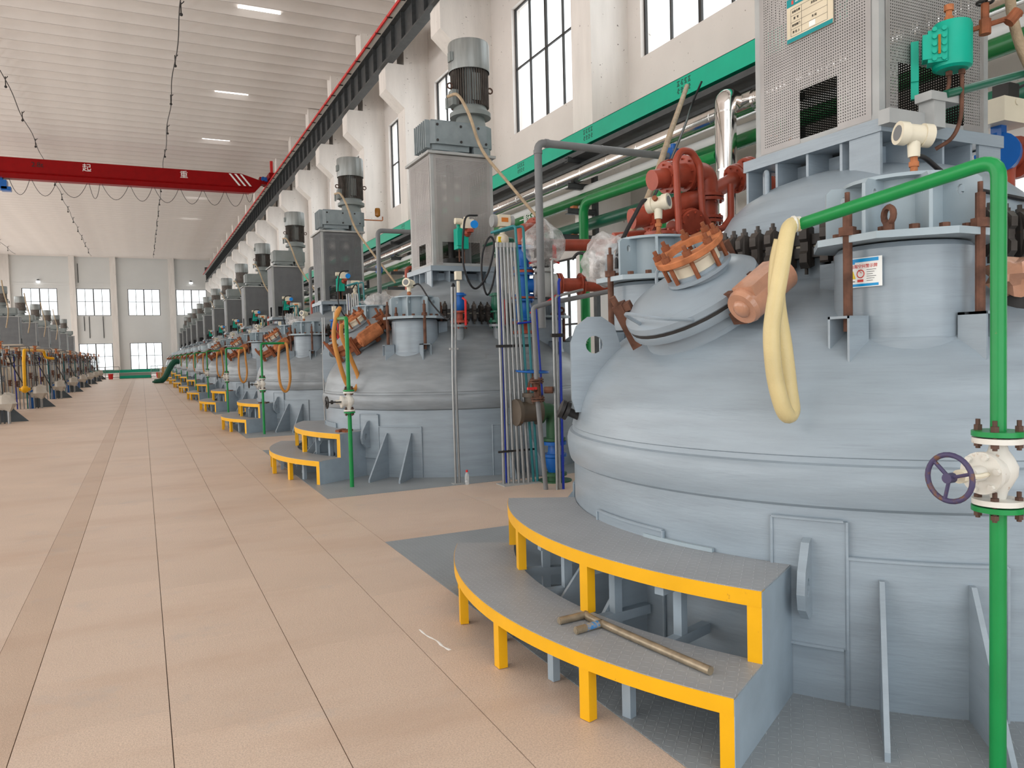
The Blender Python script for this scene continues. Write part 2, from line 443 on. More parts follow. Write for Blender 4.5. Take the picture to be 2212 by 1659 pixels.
class MB:
    def __init__(s):
        s.v, s.f = [], []

    def add(s, vs, fs, M=None):
        o = len(s.v)
        s.v += [tuple(M @ V(p)) if M else tuple(p) for p in vs]
        s.f += [tuple(i + o for i in f) for f in fs]
        return s

    def box(s, a, b, M=None):
        (x0, y0, z0), (x1, y1, z1) = a, b
        return s.add([(x0, y0, z0), (x1, y0, z0), (x1, y1, z0), (x0, y1, z0), (x0, y0, z1), (x1, y0, z1), (x1, y1, z1), (x0, y1, z1)],
                     [(0, 3, 2, 1), (4, 5, 6, 7), (0, 1, 5, 4), (1, 2, 6, 5), (2, 3, 7, 6), (3, 0, 4, 7)], M)

    def bx(s, c, d, M=None):
        return s.box([c[i] - d[i] / 2 for i in range(3)], [c[i] + d[i] / 2 for i in range(3)], M)

    def cyl(s, p0, p1, r0, r1=None, n=16, cap=True, M=None):
        r1 = r0 if r1 is None else r1
        p0, p1 = V(p0), V(p1)
        x, y, d = frame(p1 - p0)
        vs, fs = [], []
        for p, r in ((p0, r0), (p1, r1)):
            for i in range(n):
                a = 2 * pi * i / n
                vs.append(p + x * (r * cos(a)) + y * (r * sin(a)))
        for i in range(n):
            j = (i + 1) % n
            fs.append((i, j, n + j, n + i))
        if cap:
            fs += [tuple(range(n - 1, -1, -1)), tuple(range(n, 2 * n))]
        return s.add(vs, fs, M)

    def hexnut(s, p, d, r, h, M=None):
        p = V(p)
        return s.cyl(p, p + V(d).normalized() * h, r, n=6, M=M)

    def lathe(s, prof, n=48, c=(0, 0, 0), M=None, a0=0.0, a1=2 * pi):
        full = abs(a1 - a0 - 2 * pi) < 1e-6
        k = n if full else n + 1
        vs, fs = [], []
        for r, z in prof:
            for i in range(k):
                a = a0 + (a1 - a0) * i / n
                vs.append((c[0] + r * cos(a), c[1] + r * sin(a), c[2] + z))
        for q in range(len(prof) - 1):
            for i in range(n):
                j = (i + 1) % k
                fs.append((q * k + i, q * k + j, (q + 1) * k + j, (q + 1) * k + i))
        return s.add(vs, fs, M)

    def tube(s, pts, r, n=8, closed=False, cap=True, M=None):
        pts = [V(p) for p in pts]
        N = len(pts)
        rr = r if isinstance(r, (list, tuple)) else [r] * N
        vs, fs = [], []
        prev = None
        for i, p in enumerate(pts):
            if closed:
                t = pts[(i + 1) % N] - pts[i - 1]
            else:
                t = pts[min(i + 1, N - 1)] - pts[max(i - 1, 0)]
            t.normalize()
            if prev is None:
                x, y, _ = frame(t)
            else:
                x = prev - t * prev.dot(t)
                if x.length < 1e-6:
                    x = frame(t)[0]
                x.normalize()
                y = t.cross(x)
            prev = x
            k = 1.0
            if 0 < i < N - 1 or closed:
                d0 = (p - pts[i - 1]).normalized()
                cs = max(0.5, abs(d0.dot(t)))
                k = 1.0 / cs
            for j in range(n):
                a = 2 * pi * j / n
                vs.append(p + x * (rr[i] * cos(a)) + y * (rr[i] * sin(a)))
        for i in range(N if closed else N - 1):
            for j in range(n):
                b = (j + 1) % n
                i2 = (i + 1) % N
                fs.append((i * n + j, i * n + b, i2 * n + b, i2 * n + j))
        if cap and not closed:
            fs += [tuple(range(n - 1, -1, -1)), tuple(range((N - 1) * n, N * n))]
        return s.add(vs, fs, M)

    def prism(s, poly, z0, z1, M=None):
        n = len(poly)
        vs = [(x, y, z0) for x, y in poly] + [(x, y, z1) for x, y in poly]
        fs = [tuple(range(n - 1, -1, -1)), tuple(range(n, 2 * n))]
        fs += [(i, (i + 1) % n, n + (i + 1) % n, n + i) for i in range(n)]
        return s.add(vs, fs, M)

    def sector(s, r0, r1, a0, a1, z0, z1, n=24, M=None):
        vs, fs = [], []
        for i in range(n + 1):
            a = R(a0 + (a1 - a0) * i / n)
            for r, z in ((r0, z0), (r1, z0), (r1, z1), (r0, z1)):
                vs.append((r * cos(a), r * sin(a), z))
        for i in range(n):
            for q in range(4):
                p = (q + 1) % 4
                fs.append((i * 4 + q, i * 4 + p, i * 4 + 4 + p, i * 4 + 4 + q))
        fs += [(3, 2, 1, 0), (n * 4, n * 4 + 1, n * 4 + 2, n * 4 + 3)]
        return s.add(vs, fs, M)

    def ball(s, c, r, n=12, sc=(1, 1, 1), M=None, wob=0.0, seed=0):
        vs, fs = [], []
        h = n // 2
        for i in range(1, h):
            th = pi * i / h
            for j in range(n):
                a = 2 * pi * j / n
                d = V((sin(th) * cos(a), sin(th) * sin(a), cos(th)))
                k = r * (1 + wob * mnoise.noise(d * 2.2 + V((seed, 0, 0))))
                vs.append((c[0] + d.x * k * sc[0], c[1] + d.y * k * sc[1], c[2] + d.z * k * sc[2]))
        for i in range(h - 2):
            for j in range(n):
                b = (j + 1) % n
                fs.append((i * n + j, (i + 1) * n + j, (i + 1) * n + b, i * n + b))
        t = len(vs)
        vs += [(c[0], c[1], c[2] + r * sc[2]), (c[0], c[1], c[2] - r * sc[2])]
        for j in range(n):
            b = (j + 1) % n
            fs += [(t, j, b), (t + 1, (h - 2) * n + b, (h - 2) * n + j)]
        return s.add(vs, fs, M)

    def torus(s, c, ax, Rr, r, n=28, k=8, M=None):
        x, y, d = frame(ax)
        c = V(c)
        pts = [c + x * (Rr * cos(2 * pi * i / n)) + y * (Rr * sin(2 * pi * i / n)) for i in range(n)]
        return s.tube(pts, r, k, closed=True, M=M)

    def flange(s, c, d, r, t, bolts=8, br=None, M=None, n=24, rb=0.012):
        c, d = V(c), V(d).normalized()
        s.cyl(c - d * (t / 2), c + d * (t / 2), r, n=n, M=M)
        return s


def sm_pts(pts, sub=6, closed=False):
    P = [V(p) for p in pts]
    n = len(P)
    out = []
    rng = n if closed else n - 1
    for i in range(rng):
        p0 = P[i - 1] if (i or closed) else P[0] * 2 - P[1]
        p1, p2 = P[i], P[(i + 1) % n]
        p3 = P[(i + 2) % n] if (i + 2 < n or closed) else P[-1] * 2 - P[-2]
        for q in range(sub):
            t = q / sub
            out.append(0.5 * ((2 * p1) + (p2 - p0) * t + (2 * p0 - 5 * p1 + 4 * p2 - p3) * t * t + (3 * p1 - p0 - 3 * p2 + p3) * t ** 3))
    if not closed:
        out.append(P[-1])
    return out


def bend(pts, rad, seg=5):
    """polyline with rounded elbows of radius rad"""
    P = [V(p) for p in pts]
    out = [P[0]]
    for i in range(1, len(P) - 1):
        a, b, c = P[i - 1], P[i], P[i + 1]
        d0, d1 = (a - b).normalized(), (c - b).normalized()
        ang = d0.angle(d1)
        if ang > pi - 0.05:
            out.append(b)
            continue
        L = min(rad / math.tan(ang / 2), (a - b).length * 0.49, (c - b).length * 0.49)
        p, q = b + d0 * L, b + d1 * L
        for k in range(seg + 1):
            t = k / seg
            out.append(p * (1 - t) ** 2 + b * 2 * t * (1 - t) + q * t * t)
    out.append(P[-1])
    return out


CACHE = {}


def mesh_of(name, b, mt, sm):
    me = bpy.data.meshes.new(name)
    me.from_pydata(b.v, [], b.f)
    if sm:
        me.polygons.foreach_set('use_smooth', [True] * len(me.polygons))
        try:
            me.set_sharp_from_angle(angle=R(sm))
        except Exception:
            pass
    me.materials.append(mt)
    me.update()
    return me


def part(name, fn, mt, parent=None, key=None, sm=35, loc=None, rot=None, label=None, kind=None):
    """one mesh object; fn(MB) draws it; key shares the mesh between repeats"""
    if key and (key, mt.name) in CACHE:
        me = CACHE[(key, mt.name)]
    else:
        b = MB()
        fn(b)
        me = mesh_of(name, b, mt, sm)
        if key:
            CACHE[(key, mt.name)] = me
    o = bpy.data.objects.new(name, me)
    COL.objects.link(o)
    if parent:
        o.parent = parent
    if loc:
        o.location = loc
    if rot:
        o.rotation_euler = rot
    if label:
        o['label'] = label
    if kind:
        o['kind'] = kind
    return o


def thing(name, label, cat, loc=(0, 0, 0), rot=0.0, group=None):
    o = bpy.data.objects.new(name, None)
    o.empty_display_size = 0.1
    COL.objects.link(o)
    o.location = loc
    o.rotation_euler = (0, 0, rot)
    o['label'] = label
    o['category'] = cat
    if group:
        o['group'] = group
    return o


def tag(o, label, cat, group=None):
    o['label'] = label
    o['category'] = cat
    if group:
        o['group'] = group
    return o


def struct(name, fn, mt, parent=None, sm=0, label=None, key=None, loc=None):
    o = part(name, fn, mt, parent, sm=sm, key=key, loc=loc)
    if not parent:
        o['kind'] = 'structure'
        o['category'] = name.split('_')[0]
        o['label'] = label or name.replace('_', ' ')
    return o


FONT = None


def text(name, body, size, mt, M, parent=None, ext=0.001, align='CENTER'):
    c = bpy.data.curves.new(name, 'FONT')
    c.body = body
    c.size = size
    c.extrude = ext
    c.align_x = align
    c.align_y = 'CENTER'
    c.materials.append(mt)
    tmp = bpy.data.objects.new(name, c)
    COL.objects.link(tmp)
    bpy.context.view_layer.update()
    me = bpy.data.meshes.new_from_object(tmp.evaluated_get(bpy.context.evaluated_depsgraph_get()))
    bpy.data.objects.remove(tmp)
    bpy.data.curves.remove(c)
    me.materials.clear()
    me.materials.append(mt)
    o = bpy.data.objects.new(name, me)
    COL.objects.link(o)
    if parent:
        o.parent = parent
    o.matrix_local = M
    return o


def axes(o, x, y, z):
    m = Matrix((V(x), V(y), V(z))).transposed().to_4x4()
    m.translation = o
    return m


ORD = ['first', 'second', 'third', 'fourth', 'fifth', 'sixth', 'seventh', 'eighth', 'ninth', 'tenth', 'eleventh', 'twelfth', 'thirteenth']
CX, CY, PITCH = 5.37, 4.44, 9.25
exec_parts = []

# ================================================================== THE HALL
XR, XL, YN, YF, ZC = 10.4, -20.0, -5.0, 121.0, 16.35
# ---- floor: base, slabs with open joints, far run
floor = struct('floor', lambda b: b.box((XL, YN, -0.3), (XR + .3, YF + .3, -0.014)), JOINT, label='tan concrete slab floor of the long production hall')


def slab(x0, x1, y0, y1, mt=FLOOR, g=0.0025, gy=0.0007):
    w_, h_ = round(x1 - x0, 3), round(y1 - y0, 3)
    if h_ < .05:
        return
    o = part('floor_slab', lambda b: b.box((g, gy, -.014), (w_ - g, h_ - gy, 0)), mt, floor, key=('slab', w_, h_), sm=0)
    o.location = (x0, y0, 0)


colx = [-0.69, 0.06, 0.84, 1.62, 2.25]
for ci in range(4):
    y = 0.4 + 0.55 * ((ci * 2) % 3)
    slab(colx[ci], colx[ci + 1], YN, y)
    while y < 40:
        y2 = min(40, y + 1.45)
        slab(colx[ci], colx[ci + 1], y, y2)
        y = y2
for y in range(-5, 40, 5):
    slab(-0.97, -0.69, y, y + 5, STRIP)
for ci in range(6):
    x0 = -0.97 - 3.171667 * (ci + 1)
    for y in range(-5, 40, 9):
        slab(x0, x0 + 3.171667, y, y + 9, g=0.0006)
for k in range(-1, 5):                                   # bays between and under the plates
    y = 10.75 - 9.25 + 9.25 * (k - 1)
    for xx in (2.25, 4.0, 6.2, 8.3):
        x2 = {2.25: 4.0, 4.0: 6.2, 6.2: 8.3, 8.3: 10.4}[xx]
        slab(xx, x2, max(YN, y + 6.42), y + 9.25)
        slab(xx, x2, max(YN, y), y + 6.42)


def far_run(b):
    for a, c in ((-20, -9), (-9, -.97), (-.69, .06), (.06, .84), (.84, 1.62), (1.62, 2.25), (2.25, 10.4)):
        y = 40
        while y < 121:
            b.box((a + .004, y + .001, -.014), (c - .004, y + 13.5 - .001, 0))
            y += 13.5


part('floor_slab_run', far_run, FLOOR, floor, sm=0, kind='stuff')
part('floor_strip', lambda b: b.box((-.966, 40, -.014), (-.694, 121, 0)), STRIP, floor, sm=0)
part('paint_streak', lambda b: b.tube(sm_pts([(1.73, 5.27, .002), (1.735, 5.14, .002), (1.765, 5.0, .002), (1.765, 4.9, .002), (1.785, 4.80, .002)], 5),
                                      [.006, .007, .009, .008, .006, .005, .008, .009, .007, .005, .006, .008, .009, .01, .011, .008, .006, .006, .01, .013, .012], 6, M=Matrix.Diagonal((1, 1, .15, 1))),
     WPRINT, floor, label='thin white paint dribble')

# ---- ceiling of arched precast slabs
ceiling = struct('ceiling', lambda b: b.box((XL, YN, 16.75), (XR + .3, YF + .3, 16.9)), CEIL, label='whitewashed ceiling of narrow arched precast slabs')


def arch(b, n=12):
    W_ = 1.185                                           # leaves an open joint between neighbours
    vs, fs = [], []
    for q in range(n + 1):
        t = q / n
        z = 0.26 * (1 - abs(2 * t - 1) ** 2.4) - .06
        for x in (XL, XR + .2):
            vs.append((x, t * W_, z))
    for q in range(n):
        fs.append((2 * q, 2 * q + 1, 2 * q + 3, 2 * q + 2))
    b.add(vs, fs)
    for y in (0, W_):
        b.add([(XL, y, -.06), (XR + .2, y, -.06), (XR + .2, y, .22), (XL, y, .22)], [(0, 1, 2, 3)])


for q in range(106):
    part('roof_slab', arch, CEIL, ceiling, key='roof_slab', sm=60, loc=(0, -8.6 + 1.233 * q, 16.36))

# ---- right wall with two rows of steel windows
wy = [(-.1, 3.7), (4.6, 8.4), (10.75, 14.57), (17.3, 21.12), (24.05, 27.87)] + [(30.05 + 6 * q, 33.87 + 6 * q) for q in range(15)]
coly = [3.6, 9.5, 15.5, 23.0, 28.87] + [34.87 + 6 * q for q in range(15)]
ZL, ZU = (0.75, 4.45), (8.5, 12.2)


def wall_holes(b, spans, lo, hi, rows, thick, horiz):
    """boxes of a wall along y (horiz False) or along x, leaving rectangular openings"""
    def bx(a0, a1, z0, z1):
        if horiz:
            b.box((a0, thick[0], z0), (a1, thick[1], z1))
        else:
            b.box((thick[0], a0, z0), (thick[1], a1, z1))
    zs = [-.02] + [z for r in rows for z in r] + [16.8]
    for q in range(0, len(zs), 2):
        bx(lo, hi, zs[q], zs[q + 1])
    for r in rows:
        c = lo
        for s0, s1 in spans:
            bx(c, s0, *r)
            c = s1
        bx(c, hi, *r)


struct('wall_right', lambda b: wall_holes(b, wy, YN, YF + .3, (ZL, ZU), (XR, XR + .3), False), WALL, label='white plastered long wall with two rows of windows')
WN = [0]


def win_frame(b, W_, H_, bar):
    n = 4
    t = bar
    for q in range(n + 1):
        k = 2.0 if q == 2 else (1.3 if q in (0, 4) else 1.0)
        x = W_ * q / n
        x = min(max(x, t * k / 2), W_ - t * k / 2)
        b.bx((x, 0, H_ / 2), (t * k, .06, H_))
    for z in (t / 2, H_ * .52, H_ - t / 2):
        b.bx((W_ / 2, 0, z), (W_, .05, t))


def window(org, W_, H_, along, label, bar=.045, reveal=None):
    WN[0] += 1
    nm = 'window_%d' % WN[0]
    e = bpy.data.objects.new(nm, None)
    COL.objects.link(e)
    e.location = org
    e['kind'] = 'structure'
    e['category'] = 'window'
    e['label'] = label
    if along == 'y':
        e.rotation_euler = (0, 0, R(90))
    part('window_frame', lambda b: win_frame(b, W_, H_, bar), IRON, e, key=('wf', W_, H_, bar), sm=0)
    for q in range(4):
        for z0, z1 in ((0.02, H_ * .52), (H_ * .52, H_ - .02)):
            part('window_pane', lambda b: b.box((.01, -.004, 0), (W_ / 4 - .01, .004, z1 - z0)), GLASS, e, key=('wp', W_, round(z1 - z0, 3)), sm=0,
                 loc=(q * W_ / 4, 0, z0))
    if reveal:
        part('window_sill', lambda b: (b.bx((W_ / 2, reveal, -.01), (W_, .02, .03)), b.bx((.015, reveal, H_ / 2), (.03, .02, H_)), b.bx((W_ - .015, reveal, H_ / 2), (.03, .02, H_))),
             COLM, e, key=('ws', W_, H_), sm=0)
    return e


for q, (a, c) in enumerate(wy):
    nm = 'th' if q else 'st'
    window((XR + .13, a, ZU[0]), 3.82 if q > 1 else 3.8, ZU[1] - ZU[0], 'y', 'upper steel window of the long wall, number %d counted from the near end' % (q + 1))
    window((XR + .13, a, ZL[0]), 3.82 if q > 1 else 3.8, ZL[1] - ZL[0], 'y', 'lower steel window of the long wall behind the pipes, number %d counted from the near end' % (q + 1))


# ---- columns with corbels carrying the crane girder
def column(b):
    h = .43
    prof = [(1.0, 0), (0, 0), (0, 10.95 + .12), (-.73, 11.95 - .2), (-.73, 12.55), (-.55, 12.82), (.1, 12.82), (.1, 16.45), (1.0, 16.45)]
    prof = [(1.0, -.02), (0, -.02), (0, 11.3), (-.72, 11.95), (-.72, 12.72), (-.60, 12.92), (.02, 12.92), (.02, 16.5), (1.0, 16.5)]
    n = len(prof)
    vs = [(x, -h, z) for x, z in prof] + [(x, h, z) for x, z in prof]
    fs = [(i, (i + 1) % n, n + (i + 1) % n, n + i) for i in range(n)]
    fs += [(0, 8, 7, 6, 2, 1), (6, 5, 4, 3, 2)]
    fs += [tuple(n + i for i in (1, 2, 6, 7, 8, 0)), tuple(n + i for i in (2, 3, 4, 5, 6))]
    b.add(vs, fs)


for q, y in enumerate(coly):
    o = part('column', column, COLM, key='column', sm=0, loc=(9.4, y, 0))
    tag(o, 'whitewashed concrete column with crane corbel, number %d counted from the near end' % (q + 1), 'column')
    o['kind'] = 'structure'


# ---- crane runway girder, rail and conductor bar
gir = thing('crane_girder', 'dark steel crane runway girder with stiffeners resting on the corbels', 'girder')
GX = 8.83


def girder(b):
    b.box((GX - .17, YN, 12.93), (GX + .17, YF - 2, 12.99))
    b.box((GX - .20, YN, 13.97), (GX + .20, YF - 2, 14.03))
    b.box((GX - .012, YN, 12.99), (GX + .012, YF - 2, 13.97))


part('girder_beam', girder, DARK, gir, sm=0)
q = 0
y = -6.0
while y < 118:
    part('stiffener', lambda b: (b.box((-.15, -.012, 0), (-.012, .012, .98)), b.box((.012, -.012, 0), (.15, .012, .98))), DARK, gir, key='stiff', sm=0, loc=(GX, y, 12.99))
    y += 1.2
part('rail', lambda b: (b.box((GX - .05, YN, 14.03), (GX + .05, YF - 2, 14.13)), b.box((GX - .03, YN, 14.13), (GX + .03, YF - 2, 14.17))), POST, gir, sm=0)
part('top_plate', lambda b: b.box((GX - .42, YN, 13.985), (GX - .20, YF - 2, 14.02)), COLM, gir, sm=0, label='whitish top plate')
part('conductor_bar', lambda b: b.box((GX - .45, YN, 13.96), (GX - .40, YF - 2, 14.06)), SAFER, gir, sm=0, label='red conductor bar')


def clips(b):
    y = 0
    while y < 118:
        b.bx((GX - .36, y, 13.975), (.2, .05, .05))
        y += 1.5


part('conductor_clips', clips, IRON, gir, sm=0, kind='stuff')
part('end_stop', lambda b: b.box((GX - .2, YF - 2.6, 14.03), (GX + .2, YF - 2.2, 15.0)), DARK, gir, sm=0)

# ---- far wall
fx = [(-14.06, -9.95), (-7.70, -3.59), (-1.42, 2.69), (4.80, 8.91)]
fxl = [(-14.06, -9.95), (-7.70, -3.59), (-1.42, 2.69), (4.95, 9.06)]


def far_wall(b):
    zs = [(-.02, .7), (4.45, 8.3), (12.0, 16.8)]
    for z in zs:
        b.box((XL, YF, z[0]), (XR, YF + .3, z[1]))
    for rows, sp in (((.7, 4.45), fxl), ((8.3, 12.0), fx)):
        c = XL
        for s0, s1 in sp:
            b.box((c, YF, rows[0]), (s0, YF + .3, rows[1]))
            c = s1
        b.box((c, YF, rows[0]), (XR, YF + .3, rows[1]))


struct('wall_far', far_wall, FARW, label='grey-white end wall with large steel windows')
for q, (a, c) in enumerate(fx):
    window((a, YF + .13, 8.3), 4.11, 3.7, 'x', 'upper window of the end wall, number %d from the left' % (q + 1), bar=.07)
for q, (a, c) in enumerate(fxl):
    window((a, YF + .13, .7), 4.11, 3.75, 'x', 'lower window of the end wall, number %d from the left' % (q + 1), bar=.07)
for q, (a, c) in enumerate(((-16.3, -15.3), (-8.45, -7.75), (-3.5, -2.75), (3.92, 4.68))):
    o = part('column', lambda b: b.box((a, YF - .5, -.02), (c, YF, 16.5)), COLM, sm=0)
    tag(o, 'square white pilaster of the end wall, number %d from the left' % (q + 1), 'column')
    o['kind'] = 'structure'
struct('trim_1', lambda b: (b.box((XL, YF - .06, 12.45), (XR, YF, 12.75)), b.box((XL, YF - .06, 4.75), (XR, YF, 5.0))), FARW, label='two shallow ring beams across the end wall')
for q, (x, z, lb) in enumerate(((-12.06, 12.9, 'round white floodlight on the end wall, high over the left window'), (6.84, 13.0, 'round white floodlight on the end wall, high beside the crane girder'))):
    t = thing('floodlight', lb, 'lamp', (x, YF - .1, z))
    part('bracket', lambda b: (b.box((-.04, -.35, .15), (.04, .1, .22)), b.cyl((0, -.3, .0), (0, -.3, .25), .22, .12, 16)), DARK, t, key='fl_b')
    part('lens', lambda b: b.ball((0, -.3, -.06), .26, 16, (1, 1, .75)), LAMP, t, key='fl_l')
for q, (x, z0, z1) in enumerate(((-6.9, 6.2, 8.2), (-6.3, 5.2, 8.2), (-4.6, 5.2, 8.2), (-7.4, 12.8, 15.4))):
    o = part('drain_pipe', lambda b: b.cyl((x, YF - .05, z0), (x, YF - .05, z1), .045, n=8), DARK)
    tag(o, ['short dark pipe below the second upper window', 'long dark pipe below the left half of the second upper window', 'dark pipe below the right half of the second upper window',
            'dark pipe high on the end wall beside the second pilaster'][q], 'pipe')

# ---- left wall and near wall (outside the picture, they carry the windows the light comes by)
lsp = [(-3 + 9 * q, 3.4 + 9 * q) for q in range(14)]
struct('wall_left', lambda b: wall_holes(b, lsp, YN, YF + .3, (ZL, ZU), (XL - .3, XL), False), WALL, label='white plastered wall beyond the left row of reactors')
struct('wall_near', lambda b: wall_holes(b, [(-8, 6)], XL, XR + .3, ((0.0, 5.2), (9.5, 14.5)), (YN - .3, YN), True), WALL, label='white wall behind the camera with an open gate')
for q, (a, c) in enumerate(lsp):
    for zz, wd in ((ZL, 'lower'), (ZU, 'upper')):
        WN[0] += 1
        e = part('window_%d' % WN[0], lambda b: win_frame(b, 7.4, 3.7, .05), IRON, key='wfl', sm=0, loc=(XL - .15, a, zz[0]), rot=(0, 0, R(90)))
        e['kind'] = 'structure'
        e['category'] = 'window'
        e['label'] = '%s window of the left wall, number %d from the near end' % (wd, q + 1)

# ---- skylights in the roof and cable runs under it
for q, y in enumerate((24.2, 34.45, 44.8, 55.0, 65.2, 75.4, 86.0)):
    qq = round((y - (-8.6)) / 1.233 - .75)
    part('skylight_panel', lambda b: b.add([(-.85, -.16, .0), (.85, -.16, .0), (.85, .17, .105), (-.85, .17, .105), (-.85, -.16, .03), (.85, -.16, .03), (.85, .17, .135), (-.85, .17, .135)],
                                           [(0, 3, 2, 1), (4, 5, 6, 7), (0, 1, 5, 4), (1, 2, 6, 5), (2, 3, 7, 6), (3, 0, 4, 7)]), SKYL, ceiling, key='skyl', sm=0,
         loc=(5.05, -8.6 + 1.233 * qq + .80, 16.43), label='bright skylight panel')
for q, (x, lb) in enumerate(((2.0, 'thin dark cable run under the ceiling, nearest the crane rail'), (-5.55, 'thin dark cable run under the ceiling above the aisle'), (-14.2, 'thin dark cable run under the ceiling at the far left'))):
    t = thing('cable_run', lb, 'cable')
    part('cable', lambda b: b.tube([(x + .05 * sin(y * .7), y, 16.12 - .05 * abs(sin(y * pi / 6.2))) for y in range(-6, 119, 1)], .022, 6), IRON, t)
    for y in range(4, 116, 6):
        part('hanger', lambda b: (b.cyl((0, 0, -.28), (0, 0, .2), .025, n=6), b.ball((0, 0, -.3), .07, 8), b.tube([(0, 0, .1), (.1, -.1, .16), (.12, -.12, .2)], .02, 5)), IRON, t, key='hanger', loc=(x, y, 16.1))

# ---- overhead crane
cr = thing('overhead_crane', 'red single girder overhead crane spanning the aisle under the ceiling', 'crane', (0, 56.5, 0))


def crane_beam(b):
    pr = [(-17.5, 14.65), (6.7, 14.65), (8.0, 14.25), (8.0, 13.95), (7.55, 13.45), (7.2, 13.38), (-17.5, 13.38)]
    pr = pr[::-1]
    n = len(pr)
    b.add([(x, -.22, z) for x, z in pr] + [(x, .22, z) for x, z in pr],
          [tuple(range(n)), tuple(range(2 * n - 1, n - 1, -1))] + [(i, n + i, n + (i + 1) % n, (i + 1) % n) for i in range(n)])
    b.box((-17.5, -.30, 13.36), (7.2, .30, 13.40))
    b.add([(-17.5, -.22, 13.80), (7.4, -.22, 13.80), (7.4, -.29, 13.72), (-17.5, -.29, 13.72), (7.4, -.22, 13.69), (-17.5, -.22, 13.69)], [(0, 3, 2, 1), (3, 5, 4, 2)])


part('main_beam', crane_beam, CRANE, cr, sm=0)
part('end_carriage', lambda b: (b.box((8.35, -1.6, 14.2), (8.75, 1.6, 14.55)), b.box((7.9, -.3, 14.0), (8.5, .3, 14.5)), b.cyl((8.83, -1.3, 14.33), (8.70, -1.3, 14.33), .16, n=16), b.cyl((8.83, 1.3, 14.33), (8.70, 1.3, 14.33), .16, n=16)), CRANE, cr, sm=30)
part('drive_motor', lambda b: (b.cyl((8.1, -.55, 14.35), (8.1, -.15, 14.35), .13, n=14), b.bx((8.3, -.5, 14.3), (.2, .25, .25))), BLUE, cr, label='blue drive motor')
part('buffer_post', lambda b: b.box((8.45, -1.55, 14.5), (8.62, -1.35, 15.35)), SAFER, cr, sm=0)
for q in range(3):
    x = 5.88 + .36 * q
    part('warning_stripe', lambda b: b.prism([(0, 0), (.14, 0), (.76, -.78), (.62, -.78)], 0, .004, M=axes((x, -.226, 14.6), (1, 0, 0), (0, 0, 1), (0, -1, 0))), WPRINT, cr, sm=0)
for s_, x, z, sz, mt in (('2.8t', -5.35, 14.28, .42, BLK), ('起', -2.65, 14.28, .52, WPRINT), ('重', 3.05, 14.28, .52, WPRINT)):
    text('lettering', s_, sz, mt, axes((x, -.228, z), (1, 0, 0), (0, 0, 1), (0, -1, 0)), cr)
part('hoist', lambda b: (b.bx((-7.75, 0, 12.95), (1.5, .7, .55)), b.cyl((-8.4, 0, 13.05), (-7.2, 0, 13.05), .33, n=18), b.bx((-7.4, 0, 13.25), (.35, .5, .35)), b.bx((-7.05, -.1, 12.7), (.5, .5, .25))), BLUE, cr, sm=30, label='blue hoist trolley')
xs = [-6.95, -5.75, -4.30, -2.62, -1.9, -.25, 1.15, 2.75, 4.2, 5.6, 6.9, 7.5]
for q in range(len(xs) - 1):
    x0, x1 = xs[q] + .06, xs[q + 1] - .06
    dp = .95 if q < 10 else .6
    part('festoon_loop', lambda b: b.tube([(x0 + (x1 - x0) * t / 10, -.1, 13.36 - dp * (1 - (2 * t / 10 - 1) ** 2)) for t in range(11)], .016, 5), IRON, cr)

# ---- the barrier before the far opening
for q, (x0, x1, z, h, lb) in enumerate(((-5.2, 1.75, .82, .32, 'wide green cable tray running across the hall end'), (-2.3, .82, .17, .3, 'short low green beam on the floor across the aisle end'))):
    o = part('green_beam', lambda b: b.box((x0, 96.0, z - h / 2), (x1, 96.3, z + h / 2)), TEAL, sm=0)
    tag(o, lb, 'beam')
part_ = part('kerb', lambda b: b.box((-2.3, 96.4, 0), (.9, 96.9, .62)), WALL, sm=0)
tag(part_, 'low white kerb wall between the two green beams', 'kerb')
for q, (x0, x1, lb) in enumerate(((-5.1, -2.3, 'grey guard railing left of the aisle end'), (.88, 2.2, 'grey guard railing right of the aisle end'))):
    t = thing('guard_railing', lb, 'railing', (0, 95.7, 0))
    part('top_rail', lambda b: (b.cyl((x0, 0, 1.33), (x1, 0, 1.33), .03, n=8), b.cyl((x0, 0, .16), (x1, 0, .16), .03, n=8), b.cyl((x0, 0, .9), (x1, 0, .9), .02, n=8)), GALV, t)
    x = x0
    while x <= x1 + .01:
        part('post', lambda b: b.cyl((0, 0, 0), (0, 0, 1.33), .03, n=8), GALV, t, key='railpost', loc=(x, 0, 0))
        x += (x1 - x0) / max(2, round((x1 - x0) / 1.3))
    part('bars', lambda b: [b.cyl((x0 + .13 * i, 0, .16), (x0 + .13 * i, 0, .9), .012, n=5) for i in range(1, int((x1 - x0) / .13))], GALV, t, kind='stuff')
for q, (x, y, lb) in enumerate(((-3.14, 94.9, 'red fire bucket box by the left guard railing'), (1.62, 94.9, 'red fire bucket box by the right guard railing'))):
    t = thing('red_bin', lb, 'bin', (x, y, 0))
    part('body', lambda b: b.cyl((0, 0, 0), (0, 0, .56), .21, .26, 14), SAFER, t, key='bin_b')
    part('rim', lambda b: b.cyl((0, 0, .55), (0, 0, .59), .28, n=14), SAFER, t, key='bin_r')
t = thing('fabric_chute', 'dark green fabric chute sagging to the floor at the far reactors', 'chute', (.9, 72.6, 0))
part('sleeve', lambda b: b.tube(sm_pts([(.05, -.2, .12), (.5, 0, .18), (.85, .1, .5), (1.2, .2, 1.2), (1.6, .3, 1.75), (2.0, .4, 1.8)], 5), .24, 10), CHUTE, t)
part('mouth', lambda b: b.ball((.15, -.2, .13), .3, 12, (1.2, .8, .43)), CHUTE, t)
